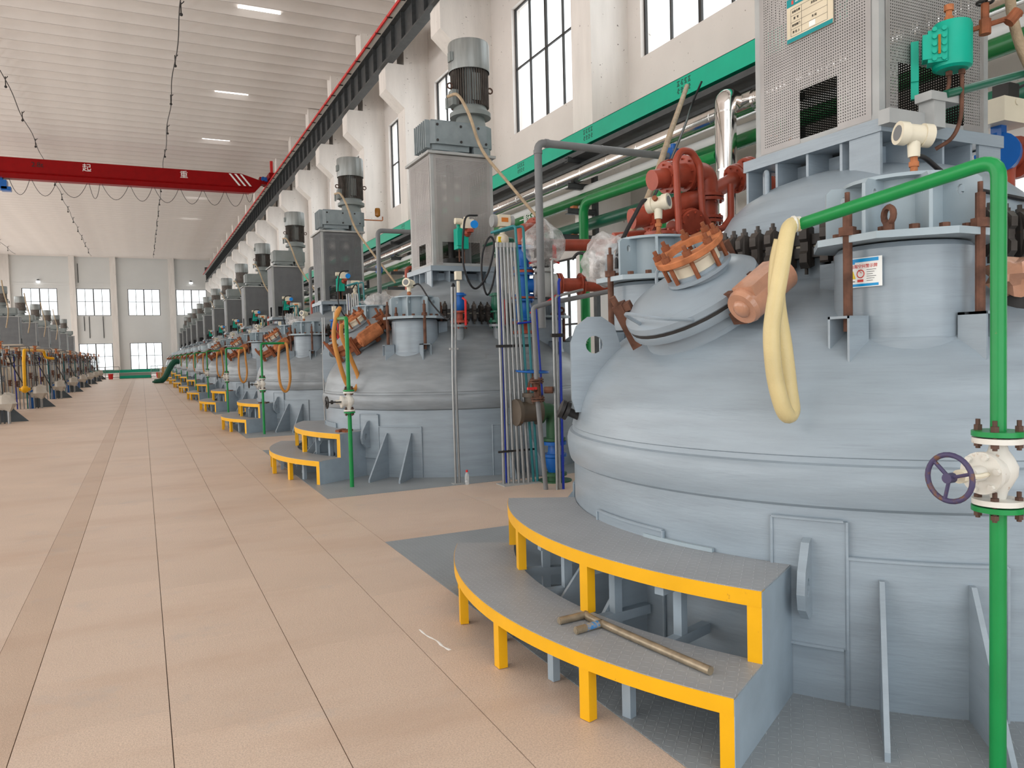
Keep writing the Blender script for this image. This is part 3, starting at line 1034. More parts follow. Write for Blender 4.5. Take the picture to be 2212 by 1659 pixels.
for q, (x, y, z, lb) in enumerate(((1.75, 92.2, 0, 'brown carton on the floor by the right railing, lower left one'), (2.35, 92.4, 0, 'brown carton on the floor by the right railing, lower right one'), (2.2, 92.4, .6, 'brown carton on top of two others by the right railing'))):
    t = thing('carton', lb, 'carton', (x, y, z))
    part('box', lambda b: b.box((-.28, -.3, 0), (.28, .3, .595)), BOXC, t, key='ctn', sm=0)
    part('tape', lambda b: b.box((-.04, -.304, .1), (.04, .304, .599)), SIGNC, t, key='ctn_t', sm=0)

# ---- outside seen by the windows
o = part('neighbour_building', lambda b: (b.box((34, -40, -1), (60, 140, 8.8)), b.prism([(33, 8.6), (62, 8.6), (47, 13.5)], -41, 141, M=axes((0, 0, 0), (1, 0, 0), (0, 0, 1), (0, 1, 0)))), EXT, sm=0)
tag(o, 'pale pitched-roof building outside the long wall windows', 'building')
o = part('ground', lambda b: (b.box((11, -60, -.5), (90, 200, -.3)), b.box((-90, 122, -.5), (11, 200, -.3)), b.box((-90, -60, -.5), (-20.4, 122, -.3)), b.box((-20.4, -60, -.5), (11, -8.4, -.3))), EXT, sm=0)
o['kind'] = 'structure'
o['category'] = 'ground'
o['label'] = 'pale yard outside the windows'

# ================================================================== REACTORS
DOME = [(2.42, 1.08), (2.437, 1.09), (2.452, 1.10), (2.462, 1.13), (2.474, 1.20), (2.476, 1.26), (2.468, 1.30), (2.455, 1.325), (2.432, 1.335), (2.425, 1.365), (2.432, 1.372), (2.425, 1.40), (2.415, 1.43), (2.402, 1.49), (2.385, 1.57), (2.33, 1.70), (2.25, 1.82),
        (2.14, 1.94), (2.00, 2.06), (1.84, 2.17), (1.66, 2.27), (1.48, 2.35), (1.34, 2.40), (1.25, 2.45), (1.21, 2.52), (1.20, 2.60)]
UP = [(1.20, 2.74), (1.18, 2.84), (1.14, 2.94), (1.07, 3.05), (.96, 3.15), (.80, 3.24), (.6, 3.31), (.35, 3.36), (0.0, 3.38)]


def dome_z(r):
    for (r0, z0), (r1, z1) in zip(DOME[13:], DOME[14:]):
        if r1 <= r <= r0:
            return z0 + (z1 - z0) * (r0 - r) / (r0 - r1)
    return 2.5


def clamp(b, M=None):
    # C-shaped clamp: jaw body, waist, bolt with nut at each end; local x points outwards
    hw = .033
    pr = [(-.03, -.13), (.05, -.15), (.085, -.11), (.085, -.05), (.065, -.03), (.065, .03), (.085, .05), (.085, .11), (.05, .15), (-.03, .13)]
    n = len(pr)
    b.add([(x, -hw * (1 if x < .06 else .8), z) for x, z in pr] + [(x, hw * (1 if x < .06 else .8), z) for x, z in pr],
          [tuple(range(n)), tuple(range(2 * n - 1, n - 1, -1))] + [(i, n + i, n + (i + 1) % n, (i + 1) % n) for i in range(n)], M)
    b.cyl((.02, 0, .14), (.02, 0, .20), .015, n=6, M=M)
    b.cyl((.02, 0, .14), (.02, 0, .172), .026, n=6, M=M)
    b.cyl((.03, 0, -.14), (.03, 0, -.19), .013, n=6, M=M)


def perf(b, w_, h_, p, rh, cut=None):
    """perforated sheet in the xz plane, real holes; cut = opening (x0, z0, x1, z1)"""
    nx, nz = int(round(w_ / p)), int(round(h_ / p))
    px, pz = w_ / nx, h_ / nz
    idx = {}
    vs, fs = [], []

    def corner(i, j):
        if (i, j) not in idx:
            idx[(i, j)] = len(vs)
            vs.append((i * px, 0, j * pz))
        return idx[(i, j)]
    hex_ = [(rh * cos(pi * k / 3), rh * sin(pi * k / 3)) for k in range(6)]
    for i in range(nx):
        for j in range(nz):
            cx_, cz_ = (i + .5) * px, (j + .5) * pz
            if cut and cut[0] < cx_ < cut[2] and cut[1] < cz_ < cut[3]:
                continue
            c0, c1, c2, c3 = corner(i, j), corner(i + 1, j), corner(i + 1, j + 1), corner(i, j + 1)
            if i < 2 or j < 2 or i >= nx - 2 or j >= nz - 2:
                fs.append((c0, c1, c2, c3))
                continue
            o = len(vs)
            vs.extend((cx_ + a, 0, cz_ + c) for a, c in hex_)
            fs += [(c0, c1, o + 5, o + 4), (c1, c2, o + 1, o, o + 5), (c2, c3, o + 2, o + 1), (c3, c0, o + 4, o + 3, o + 2)]
    b.add(vs, fs)


TA = .604                                               # half width of the drive tower
TZ0, TZ1 = 3.56, 5.54


def tower(root, lod, M_post, M_perf):
    def fr(b):
        for sx in (-1, 1):
            for sy in (-1, 1):
                x, y = sx * TA, sy * TA
                b.box((min(x, x - sx * .11), min(y, y - sy * .008), TZ0), (max(x, x - sx * .11), max(y, y - sy * .008), TZ1))
                b.box((min(x, x - sx * .008), min(y, y - sy * .11), TZ0), (max(x, x - sx * .008), max(y, y - sy * .11), TZ1))
        b.box((-.66, -.66, TZ1), (.66, .66, TZ1 + .045))
        for s_ in (-1, 1):
            for z in (TZ0 + .02, TZ1 - .05):
                b.box((-TA, s_ * TA - .004, z - .02), (TA, s_ * TA + .004, z + .03))
                b.box((s_ * TA - .004, -TA, z - .02), (s_ * TA + .004, TA, z + .03))
    tw = part('drive_tower', fr, M_post, root, key='tower', sm=0)
    W_, H_ = 2 * TA - .12, TZ1 - TZ0 - .03
    cuts = {'w': (.42, -.1, .80, .40), 's': (.12, -.1, .86, .40)}
    for side, rz, loc in (('s', 0, (-TA + .06, -TA - .006, TZ0 + .02)), ('w', -90, (-TA - .006, TA - .06, TZ0 + .02)), ('n', 180, (TA - .06, TA + .006, TZ0 + .02)), ('e', 90, (TA + .006, -TA + .06, TZ0 + .02))):
        cut = cuts.get(side)
        if lod <= 1:
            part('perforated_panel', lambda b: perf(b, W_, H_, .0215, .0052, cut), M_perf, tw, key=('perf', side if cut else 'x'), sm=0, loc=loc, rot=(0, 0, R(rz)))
        else:
            def pl(b):
                if cut:
                    b.box((0, -.002, 0), (cut[0], .002, H_))
                    b.box((cut[2], -.002, 0), (W_, .002, H_))
                    b.box((cut[0], -.002, cut[3]), (cut[2], .002, H_))
                else:
                    b.box((0, -.002, 0), (W_, .002, H_))
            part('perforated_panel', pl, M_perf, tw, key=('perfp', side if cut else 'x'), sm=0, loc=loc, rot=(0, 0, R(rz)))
    if lod <= 2:
        part('shaft', lambda b: (b.cyl((0, 0, 3.4), (0, 0, 5.5), .07, n=12), b.cyl((0, 0, 3.5), (0, 0, 3.75), .22, n=16), b.cyl((0, 0, 4.4), (0, 0, 4.6), .16, n=16)), IRON, tw, key='shaft')


def stool(root, lod, M_):
    def base(b):
        h, q = .68, .58
        for z0, z1 in ((3.46, 3.55),):
            b.box((-h, -h, z0), (h, -q, z1))
            b.box((-h, q, z0), (h, h, z1))
            b.box((-h, -q, z0), (-q, q, z1))
            b.box((q, -q, z0), (h, q, z1))
        b.box((-q, -q, 3.47), (q, q, 3.50))
    st = part('tower_base', base, M_, root, key='stool', sm=0)
    if lod <= 1:
        for s_ in range(4):
            for o_ in (-.655, -.32, .0, .32):
                def gp(b):
                    def zl(r):
                        for (r0, z0), (r1, z1) in zip(UP, UP[1:]):
                            if r1 <= r <= r0:
                                return z0 + (z1 - z0) * (r0 - r) / (r0 - r1) - .03
                        return 2.85
                    rr = sqrt(.69 ** 2 + o_ ** 2)
                    ri = sqrt(.40 ** 2 + o_ ** 2)
                    b.add([(o_ - .012, -.66, zl(rr)), (o_ - .012, -.66, 3.47), (o_ - .012, -.40, 3.47), (o_ - .012, -.40, zl(ri)),
                           (o_ + .012, -.66, zl(rr)), (o_ + .012, -.66, 3.47), (o_ + .012, -.40, 3.47), (o_ + .012, -.40, zl(ri))],
                          [(0, 1, 2, 3), (7, 6, 5, 4), (0, 4, 5, 1), (1, 5, 6, 2), (2, 6, 7, 3), (3, 7, 4, 0)])
                part('gusset_plate', gp, M_, st, key=('sgus', o_), sm=0, rot=(0, 0, R(90 * s_)))
    part('base_web', lambda b: [b.box((-.45, -.02 + s_ * .42, 3.22), (.45, .02 + s_ * .42, 3.44)) for s_ in (-1, 1)] + [b.box((-.02 + s_ * .42, -.42, 3.22), (.02 + s_ * .42, .42, 3.44)) for s_ in (-1, 1)], M_, st, key='bweb', sm=0)


def drive(root, lod, gm, mm):
    def gb(b):
        b.cyl((0, 0, TZ1 + .04), (0, 0, 5.72), .36, .30, 20)
        pr = [(-.50, -.30), (-.40, -.36), (.62, -.36), (.76, -.26), (.76, .26), (.62, .36), (-.40, .36), (-.50, .30)]
        b.prism(pr, 5.80, 6.20)
        b.prism([(-.44, -.28), (-.34, -.30), (.28, -.31), (.28, .31), (-.44, .28)], 5.70, 5.80)
        b.prism([(.36, -.34), (.66, -.34), (.74, -.24), (.74, .24), (.66, .34), (.36, .34)], 5.64, 5.80)
        b.prism([(-.46, -.32), (.4, -.33), (.4, .33), (-.46, .32)], 6.20, 6.235)
    g = part('gearbox', gb, gm, root, key='gearbox', sm=30)
    if lod <= 1:
        part('ribs', lambda b: [b.box((-.575, -.31 + .1 * i, 5.72), (-.49, -.275 + .1 * i, 6.22)) for i in range(7)], gm, g, key='gribs', sm=0)
        part('bolts', lambda b: [b.cyl((x, -.362, z), (x, -.375, z), .024, n=8) for x, z in ((-.36, 6.14), (-.36, 5.86), (.1, 6.14), (.1, 5.86), (.45, 6.14), (.60, 5.86))], IRON, g, key='gbolts')
    mo = part('motor', lambda b: (b.cyl((.45, 0, 6.20), (.45, 0, 6.42), .30, .27, 24), b.cyl((.45, 0, 6.42), (.45, 0, 6.50), .39, n=28), b.cyl((.45, 0, 6.50), (.45, 0, 6.62), .34, .31, 28), b.cyl((.45, 0, 6.62), (.45, 0, 7.30), .295, n=28),
                                  b.bx((.45, -.30, 6.93), (.16, .06, .5))), mm, root, key='motor', sm=30)
    part('fan_cowl', lambda b: b.lathe([(.385, 7.26), (.39, 7.28), (.39, 7.76), (.375, 7.80), (.0, 7.80)], 36, (.45, 0, 0)), COWL, mo, key='cowl', sm=40)
    if lod <= 2:
        part('cooling_fins', lambda b: [b.bx((0, 0, 0), (.075, .008, .66), Matrix.Translation((.45, 0, 6.94)) @ Matrix.Rotation(2 * pi * i / 44, 4, 'Z') @ Matrix.Translation((.325, 0, 0))) for i in range(44)], FIN, mo, key='fins', sm=0)
    else:
        part('cooling_fins', lambda b: b.cyl((.45, 0, 6.62), (.45, 0, 7.27), .36, n=24), FIN, mo, key='finsc')
    part('terminal_box', lambda b: (b.prism([(-.13, -.14), (.13, -.14), (.13, .06), (.06, .14), (-.13, .14)], 0, .2, M=axes((.04, -.02, 6.75), (0, 1, 0), (0, 0, 1), (1, 0, 0))), b.cyl((-.02, 0, 6.75), (-.02, 0, 6.55), .03, n=8)), mm, mo, key='tbox', sm=0)
    if lod <= 2:
        for s_ in (-1, 1):
            part('lifting_eye', lambda b: b.torus((.45 + s_ * .41, -.03, 6.98), (0, 1, 0), .05, .015, 14, 6), BOLT, mo, key=('eye', s_))
        part('cowl_latch', lambda b: (b.bx((.06, -.05, 7.5), (.07, .12, .17)), b.cyl((.07, -.12, 7.42), (.07, -.12, 7.58), .02, n=6)), mm, mo, key='latch', sm=0)


def drum(root, ang, rc, lod, dm, sign=False):
    z0 = dome_z(rc + .3) - .1
    M = Matrix.Rotation(R(ang), 4, 'Z')
    d = part('support_drum', lambda b: b.lathe([(.41, z0 - rc * 0 - .02), (.40, 2.0), (.385, 2.02), (.385, 2.53), (.36, 2.56)], 40), dm, root, key=('drum', rc), sm=30)
    d.location = (rc * cos(R(ang)), rc * sin(R(ang)), 0)
    d.rotation_euler = (0, 0, R(ang))
    octo = [(.53 * cos(R(22.5 + 45 * i)), .53 * sin(R(22.5 + 45 * i))) for i in range(8)]
    part('flange_plate', lambda b: b.prism(octo, 2.57, 2.61), DRUM, d, key='dfl', sm=0)
    if lod > 2:
        part('cap', lambda b: b.cyl((0, 0, 2.61), (0, 0, 2.92), .38, n=16), DRUM, d, key='dcapfar')
        return d
    part('cap', lambda b: (b.cyl((0, 0, 2.61), (0, 0, 2.93), .24, n=24), b.cyl((0, 0, 2.93), (0, 0, 2.95), .33, n=24)), DRUM, d, key='dcap')

    def gus(b):
        n = 10
        hole = [(.335 + .022 * cos(2 * pi * i / n), 2.85 + .03 * sin(2 * pi * i / n)) for i in range(n)]
        outer = [(.23, 2.61), (.44, 2.61), (.44, 2.90), (.41, 2.93), (.23, 2.93)]
        for y in (-.01, .01):
            o = len(b.v)
            b.v += [(x, y, z) for x, z in outer + hole]
            m_ = len(outer)
            H = [o + m_ + i for i in range(n)]
            O = [o + i for i in range(m_)]
            f1 = [O[0], O[1], O[2], O[3]] + [H[i] for i in (1, 0, 9, 8, 7, 6)]
            f2 = [O[3], O[4], O[0]] + [H[i] for i in (6, 5, 4, 3, 2, 1)]
            if y > 0:
                f1, f2 = f1[::-1], f2[::-1]
            b.f += [tuple(f1), tuple(f2)]
        m_, k = len(outer), len(outer) + n
        o = len(b.v) - 2 * k
        b.f += [(o + i, o + k + i, o + k + (i + 1) % m_, o + (i + 1) % m_) for i in range(m_)]
        b.f += [(o + m_ + (i + 1) % n, o + k + m_ + (i + 1) % n, o + k + m_ + i, o + m_ + i) for i in range(n)]
    for i in range(8):
        part('gusset_plate', gus, DRUM, d, key='dgus', sm=0, rot=(0, 0, R(45 * i + 10)))
    for i in range(4):
        a = R(45 + 90 * i)
        part('tie_rod', lambda b: (b.cyl((0, 0, 2.06), (0, 0, 2.80), .026, n=10), b.cyl((0, 0, 2.61), (0, 0, 2.66), .048, n=6), b.cyl((0, 0, 2.80), (0, 0, 2.86), .014, n=6)), RUSTD, d, key='trod', loc=(.475 * cos(a), .475 * sin(a), 0))

        def br(b):
            for x0, x1, y0, y1 in ((-.075, -.06, -.08, .08), (.06, .075, -.08, .08)):
                b.box((x0, y0, -.18), (x1, y1, .1))
            b.box((-.075, -.08, .085), (.075, .08, .1))
            b.box((-.06, -.08, -.15), (.06, -.066, .085))
        part('rod_bracket', br, dm, d, key='rbr', sm=0, loc=(.475 * cos(a), .475 * sin(a), dome_z(sqrt((rc + .475 * cos(a)) ** 2 + (.475 * sin(a)) ** 2)) + .06), rot=(0, 0, a - R(90)))
    part('bolts', lambda b: [b.cyl((.405 * cos(R(22.5 * i)), .405 * sin(R(22.5 * i)), 2.61), (.405 * cos(R(22.5 * i)), .405 * sin(R(22.5 * i)), 2.645), .028, n=6) for i in range(16)], RUSTD, d, key='dbolts', sm=0)
    if lod <= 1:
        part('ring_bolt', lambda b: (b.torus((.02, -.44, 2.70), (.7, .7, 0), .045, .018, 14, 6), b.cyl((.02, -.44, 2.61), (.02, -.44, 2.66), .03, n=8)), RUSTD, d, key='rbolt', rot=(0, 0, R(70)))
        part('weld_seam', lambda b: b.tube([((.387 + .004 * sin(i * 2.3)) * cos(2 * pi * i / 40), .388 * sin(2 * pi * i / 40), 2.07 - .07 * cos(2 * pi * i / 40)) for i in range(40)], .006, 5, closed=True), dm, d, key='dweld')
    return d


def pad_gussets(root, ang, M_):
    p = part('bracing_pad', lambda b: (b.sector(2.41, 2.437, -9, 9, .0, .82, 10), b.tube([(2.44 * cos(R(a)), 2.44 * sin(R(a)), .82) for a in range(-9, 10)], .011, 5),
                                       b.tube([(2.44 * cos(R(9)), 2.44 * sin(R(9)), z) for z in (0, .2, .4, .6, .82)], .011, 5), b.tube([(2.44 * cos(R(-9)), 2.44 * sin(R(-9)), z) for z in (0, .2, .4, .6, .82)], .011, 5)),
             M_, root, key='bpad', sm=30, rot=(0, 0, R(ang)))
    for s_ in (-1, 1):
        part('gusset_plate', lambda b: b.add([(2.42, -.013, 0.0), (3.0, -.013, 0.0), (3.0, -.013, .05), (2.475, -.013, .72), (2.42, -.013, .72), (2.42, .013, 0.0), (3.0, .013, 0.0), (3.0, .013, .05), (2.475, .013, .72), (2.42, .013, .72)],
                                             [(0, 1, 2, 3, 4), (9, 8, 7, 6, 5)] + [(i, 5 + i, 5 + (i + 1) % 5, (i + 1) % 5) for i in range(5)]), M_, p, key='bgus', sm=0, rot=(0, 0, R(s_ * 5.0)))


def lug_pad(root, ang, M_):
    p = part('lifting_lug', lambda b: (b.sector(2.41, 2.44, -4.0, 5.4, .31, 1.02, 6), b.tube([(2.442 * cos(R(a / 2)), 2.442 * sin(R(a / 2)), 1.02) for a in range(-8, 11)], .010, 5), b.tube([(2.442 * cos(R(5.4)), 2.442 * sin(R(5.4)), z) for z in (.31, .55, .8, 1.02)], .010, 5),
                                       b.tube([(2.442 * cos(R(-4)), 2.442 * sin(R(-4)), z) for z in (.31, .55, .8, 1.02)], .010, 5), b.tube([(2.442 * cos(R(a / 2)), 2.442 * sin(R(a / 2)), .31) for a in range(-8, 11)], .012, 5)), M_, root, key='lugpad', sm=30, rot=(0, 0, R(ang)))

    def pl(b):
        n = 12
        hole = [(2.53 + .032 * cos(2 * pi * i / n), .66 + .055 * sin(2 * pi * i / n)) for i in range(n)]
        out = [(2.43, .48), (2.52, .48), (2.60, .55), (2.625, .64), (2.60, .76), (2.50, .90), (2.43, .92)]
        for y in (-.022, .022):
            o = len(b.v)
            b.v += [(x, y, z) for x, z in out + hole]
            H, O = [o + 7 + i for i in range(n)], [o + i for i in range(7)]
            f1 = O[0:4] + [H[i] for i in (0, 11, 10, 9, 8, 7, 6)]
            f2 = O[3:7] + [O[0]] + [H[i] for i in (6, 5, 4, 3, 2, 1, 0)]
            if y > 0:
                f1, f2 = f1[::-1], f2[::-1]
            b.f += [tuple(f1), tuple(f2)]
        k = 7 + n
        o = len(b.v) - 2 * k
        b.f += [(o + i, o + k + i, o + k + (i + 1) % 7, o + (i + 1) % 7) for i in range(7)]
        b.f += [(o + 7 + (i + 1) % n, o + k + 7 + (i + 1) % n, o + k + 7 + i, o + 7 + i) for i in range(n)]
    part('lug_plate', pl, M_, p, key='lugpl', sm=0, rot=(0, 0, R(.6)))


def dome_lug(root, ang, M_):
    def pl(b):
        n = 14
        c0 = (2.28, 2.03)
        hole = [(c0[0] + .07 * cos(2 * pi * i / n), c0[1] + .07 * sin(2 * pi * i / n)) for i in range(n)]
        out = [(2.39, 1.50), (2.44, 1.50), (2.47, 1.60), (2.47, 2.05), (2.42, 2.18), (2.33, 2.25), (2.22, 2.25), (2.12, 2.18), (2.08, 2.05), (2.06, 1.98)]
        m_ = len(out)
        for y in (-.016, .016):
            o = len(b.v)
            b.v += [(x, y, z) for x, z in out + hole]
            H, O = [o + m_ + i for i in range(n)], [o + i for i in range(m_)]
            f1 = [O[0], O[1], O[2], O[3]] + [H[i] for i in (0, 13, 12, 11, 10, 9, 8, 7)] + [O[8], O[9]]
            f2 = O[3:9] + [H[i] for i in (7, 6, 5, 4, 3, 2, 1, 0)]
            if y > 0:
                f1, f2 = f1[::-1], f2[::-1]
            b.f += [tuple(f1), tuple(f2)]
        k = m_ + n
        o = len(b.v) - 2 * k
        b.f += [(o + i, o + k + i, o + k + (i + 1) % m_, o + (i + 1) % m_) for i in range(m_)]
        b.f += [(o + m_ + (i + 1) % n, o + k + m_ + (i + 1) % n, o + k + m_ + i, o + m_ + i) for i in range(n)]
    part('dome_lug', pl, M_, root, key='domelug', sm=0, rot=(0, 0, R(ang)))


def manhole(root, ang, lod, near, M_):
    rc, tilt = 1.79, 33
    Mz = Matrix.Rotation(R(ang), 4, 'Z') @ Matrix.Translation((rc, 0, 2.20)) @ Matrix.Rotation(R(tilt), 4, 'Y') @ Matrix.Scale(1.15, 4)
    mh = part('manhole', lambda b: (b.lathe([(.42, -.30), (.39, -.12), (.37, .02), (.37, .08)], 40), b.lathe([(.36, .075), (.42, .075), (.425, .085), (.425, .12), (.415, .125), (.36, .125)], 40)), M_ if near else M_, root, key='mh', sm=30)
    mh.matrix_local = Mz
    part('lid', lambda b: b.lathe([(.42, .14), (.428, .15), (.425, .185), (.40, .205), (.385, .21), (.36, .235), (.2, .28), (0, .295)], 40), M_, mh, key=('mhl', near), sm=40)
    if lod > 2:
        part('clamp_ring', lambda b: b.lathe([(.44, .06), (.46, .08), (.46, .2), (.43, .22)], 24), RUST, mh, key='mhring')
        return
    if near:
        part('gasket', lambda b: b.lathe([(.40, .118), (.422, .12), (.422, .148), (.40, .15)], 40), IRON, mh, sm=30)
        part('lid_ring', lambda b: b.tube(bend([(.30, .30, .16), (.50, .30, .30), (.5, .0, .36), (.38, -.05, .2)], .1), .011, 6), M_, mh, key='mhring2')
        part('lid_loop', lambda b: b.tube(sm_pts([(-.10, -.40, .19), (-.2, -.42, .28), (-.34, -.32, .29), (-.39, -.18, .19)], 5), .012, 6), M_, mh, key='mhloop')
        for i, a in enumerate((300, 190)):
            part('toggle_clamp', lambda b: (b.prism([(-.05, -.02), (.05, -.05), (.04, .12), (.03, .30), (-.05, .30)], -.035, .035, M=axes((.46, 0, -.03), (0, 1, 0), (0, 0, 1), (1, 0, 0))), b.cyl((.47, 0, -.1), (.47, 0, .33), .022, n=8), b.bx((.44, 0, .24), (.12, .05, .05))), RUSTD, mh, key='mhclamp', sm=30, rot=(0, 0, R(a)))
    else:
        part('clamp_ring', lambda b: b.lathe([(.43, .03), (.455, .04), (.455, .09), (.43, .10), (.43, .12), (.455, .13), (.455, .19), (.43, .2)], 32), RUST, mh, key='mhring3')
        for i in range(8):
            part('toggle_clamp', lambda b: (b.bx((.475, 0, .1), (.05, .07, .26)), b.cyl((.49, 0, .0), (.52, 0, .33), .02, n=6), b.bx((.45, 0, .22), (.14, .04, .04))), RUST, mh, key='mhcl2', sm=0, rot=(0, 0, R(45 * i + 12)))
    sg = part('sight_glass', lambda b: (b.cyl((-.04, .12, .25), (-.04, .12, .33), .165, n=24), b.cyl((-.04, .12, .29), (-.04, .12, .31), .20, n=24)), M_, mh, key='sg')
    part('glass_ring', lambda b: b.cyl((-.04, .12, .33), (-.04, .12, .39), .15, n=24), CREAM, sg, key='sgglass')
    part('clamp_flange', lambda b: b.lathe([(.13, .42), (.205, .42), (.21, .425), (.21, .455), (.205, .46), (.13, .46), (.13, .42)], 24, (-.04, .12, 0)), ORUST, sg, key='sgfl', label='rusty orange clamp ring')
    for i in range(8):
        a = 2 * pi * i / 8
        part('bolt', lambda b: (b.cyl((0, 0, .30), (0, 0, .52), .013, n=6), b.cyl((0, 0, .46), (0, 0, .49), .026, n=6)), RUST, sg, key='sgbolt', loc=(-.04 + .18 * cos(a), .12 + .18 * sin(a), 0), sm=0)
    hm = WRAP if near else ORUST
    hg = part('hinge', lambda b: (b.cyl((.10, .60, .17), (.10 - .0, .60, .17), .01, n=4) if False else b.cyl((.16, .56, .14), (-.18, .56, .14), .10, n=24), b.cyl((.185, .56, .14), (.16, .56, .14), .09, .10, n=24), b.ball((.18, .56, .14), .055, 12, (.6, 1, 1)),
                                  b.bx((.0, .58, .215), (.28, .14, .06))), hm, mh, key=('hinge', near), sm=40)
    part('hinge_arm', lambda b: (b.bx((.09, .47, .14), (.035, .16, .12)), b.bx((-.12, .47, .14), (.035, .16, .12)), b.bx((.0, .46, .06), (.3, .1, .07))), RUSTD, hg, key='hingearm', sm=0)


def reactor(name, label, loc, rot, lod, gm, dm, group, tow=PERF, fulldrums=True):
    r = thing(name, label, 'reactor', loc, rot, group)
    part('skirt', lambda b: b.lathe([(2.42, -.0), (2.42, 1.09)], 72), gm, r, key='skirt', sm=50)
    part('dome', lambda b: b.lathe(DOME, 96), dm, r, key='dome', sm=28)
    part('upper_dome', lambda b: b.lathe(UP, 64), dm, r, key='updome', sm=50)
    part('body_flange', lambda b: (b.lathe([(1.2, 2.59), (1.29, 2.59), (1.29, 2.66), (1.23, 2.665), (1.23, 2.675), (1.29, 2.68), (1.29, 2.75), (1.2, 2.75)], 64)), IRON, r, key='bodyfl', sm=30)
    part('flange_gasket', lambda b: b.lathe([(1.235, 2.66), (1.26, 2.66), (1.26, 2.685), (1.235, 2.685)], 64), CREAM, r, key='gask', sm=30)
    NCL = 64
    if lod <= 1:
        for i in range(NCL):
            a = 2 * pi * i / NCL
            part('flange_clamp', clamp, CLAMP, r, key='clamp', sm=0, loc=(1.275 * cos(a), 1.275 * sin(a), 2.67 + .012 * sin(i * 12.9)), rot=(0, 0.03 * sin(i * 7.7), a + .06 * sin(i * 3.3)))
    else:
        part('flange_clamps', lambda b: [clamp(b, Matrix.Rotation(2 * pi * i / NCL, 4, 'Z') @ Matrix.Translation((1.275, 0, 2.67))) for i in range(NCL)], CLAMP, r, key='clampsall', sm=0, kind='stuff')
    stool(r, lod, gm)
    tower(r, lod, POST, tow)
    drive(r, lod, GBX if lod < 2 else MOTG, MOTG)
    for a in ((226, 136, 46, 316) if lod <= 1 else (226, 136)):
        drum(r, a, 1.72, lod, gm)
    if lod <= 2:
        for a in (226, 181, 136, 271, 316):
            pad_gussets(r, a, gm)
        lug_pad(r, 211.6, gm)
        for a in (160, 248, 340):
            dome_lug(r, a, gm)
    else:
        pad_gussets(r, 226, gm)
        lug_pad(r, 211.6, gm)
    manhole(r, 183, lod, name == 'reactor' and lod == 0, dm)
    return r


for k in range(13):
    lod = 0 if k == 0 else (1 if k <= 2 else (2 if k <= 4 else 3))
    lab = 'grey domed reactor vessel nearest the camera, filling the right of the picture' if k == 0 else 'grey domed reactor vessel, %s from the camera in the right row' % ORD[k]
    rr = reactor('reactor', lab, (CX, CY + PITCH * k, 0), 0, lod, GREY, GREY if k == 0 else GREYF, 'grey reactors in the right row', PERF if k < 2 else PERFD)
    if k == 0:
        R0 = rr
    if k == 1:
        R1 = rr
    pl = part('floor_plate', lambda b: b.box((-3.12, -2.94, 0), (3.3, 3.48, .004)), CHKF, key='fplate', sm=0, loc=(CX, CY + PITCH * k, 0))
    tag(pl, 'grey lozenge tread plate on the floor round the %s reactor of the right row' % ORD[k], 'plate', 'tread plates under the reactors')

for k in range(9):
    y = 34.2 + PITCH * k
    reactor('reactor', 'cream domed reactor with a grey tower, %s from the camera in the left row' % ORD[k], (-7.95, y, 0), pi, 3, LCREAM, LCREAM, 'cream reactors in the left row', PERFD).scale = (1, 1, .925)


# ================================================================== STEPS ROUND THE REACTORS
def steps(k):
    t = thing('access_steps', 'curved yellow edged steps against the %s reactor of the right row' % ORD[k], 'steps', (CX, CY + PITCH * k, 0), 0, 'yellow edged steps')
    A0, A1 = 151.0, 210.0
    RL, RU = 3.43, 2.985
    part('lower_tread', lambda b: b.sector(RU - .04, RL, A0, A1, .362, .37, 30), CHK, t, key='tr_l', sm=30)
    part('upper_tread', lambda b: b.sector(2.425, RU, A0, A1, .742, .75, 30), CHK, t, key='tr_u', sm=30)
    part('lower_edge', lambda b: b.sector(RL - .05, RL + .004, A0, A1, .285, .366, 30), YEL, t, key='ed_l', sm=30, label='curved yellow edge beam')
    part('upper_edge', lambda b: b.sector(RU - .05, RU + .004, A0, A1, .663, .746, 30), YEL, t, key='ed_u', sm=30, label='curved yellow edge beam')
    for a, rad in ((209.42, RL), (195.6, RL), (181.0, RL), (166.5, RL), (152.0, RL)):
        part('post', lambda b: b.box((-.06, -.035, .004), (0, .035, .30)), YEL, t, key='post_l', sm=0, loc=(rad * cos(R(a)), rad * sin(R(a)), 0), rot=(0, 0, R(a)), label='yellow square post')
    for a, rad in ((209.27, RU), (187.0, RU), (166.5, RU), (152.0, RU)):
        part('post', lambda b: b.box((-.06, -.038, .37), (0, .038, .67)), YEL, t, key='post_u', sm=0, loc=(rad * cos(R(a)), rad * sin(R(a)), 0), rot=(0, 0, R(a)), label='yellow square post')
    for a in (A1, A0):
        def sp(b):
            b.add([(2.425, -.004, .004), (RL, -.004, .004), (RL, -.004, .362), (RU, -.004, .366), (RU, -.004, .742), (2.425, -.004, .742),
                   (2.425, .004, .004), (RL, .004, .004), (RL, .004, .362), (RU, .004, .366), (RU, .004, .742), (2.425, .004, .742)],
                  [(0, 1, 2, 3), (0, 3, 4, 5), (9, 8, 7, 6), (11, 10, 9, 6)] + [(i, 6 + i, 6 + (i + 1) % 6, (i + 1) % 6) for i in range(6)])
        part('side_panel', sp, SIDE, t, key='sidep', sm=0, rot=(0, 0, R(a)))
    if k < 5:
        for a in (198, 187, 174, 163):
            part('brace', lambda b: (b.box((2.46, -.03, .26), (RL - .05, .03, .32)), b.box((2.70, -.028, .004), (2.76, .028, .66)), b.box((2.44, -.03, .60), (RU - .05, .03, .66)),
                                     b.box((3.2, -.028, .004), (3.25, .028, .30))), SIDE, t, key='brace', sm=0, rot=(0, 0, R(a)))
    return t


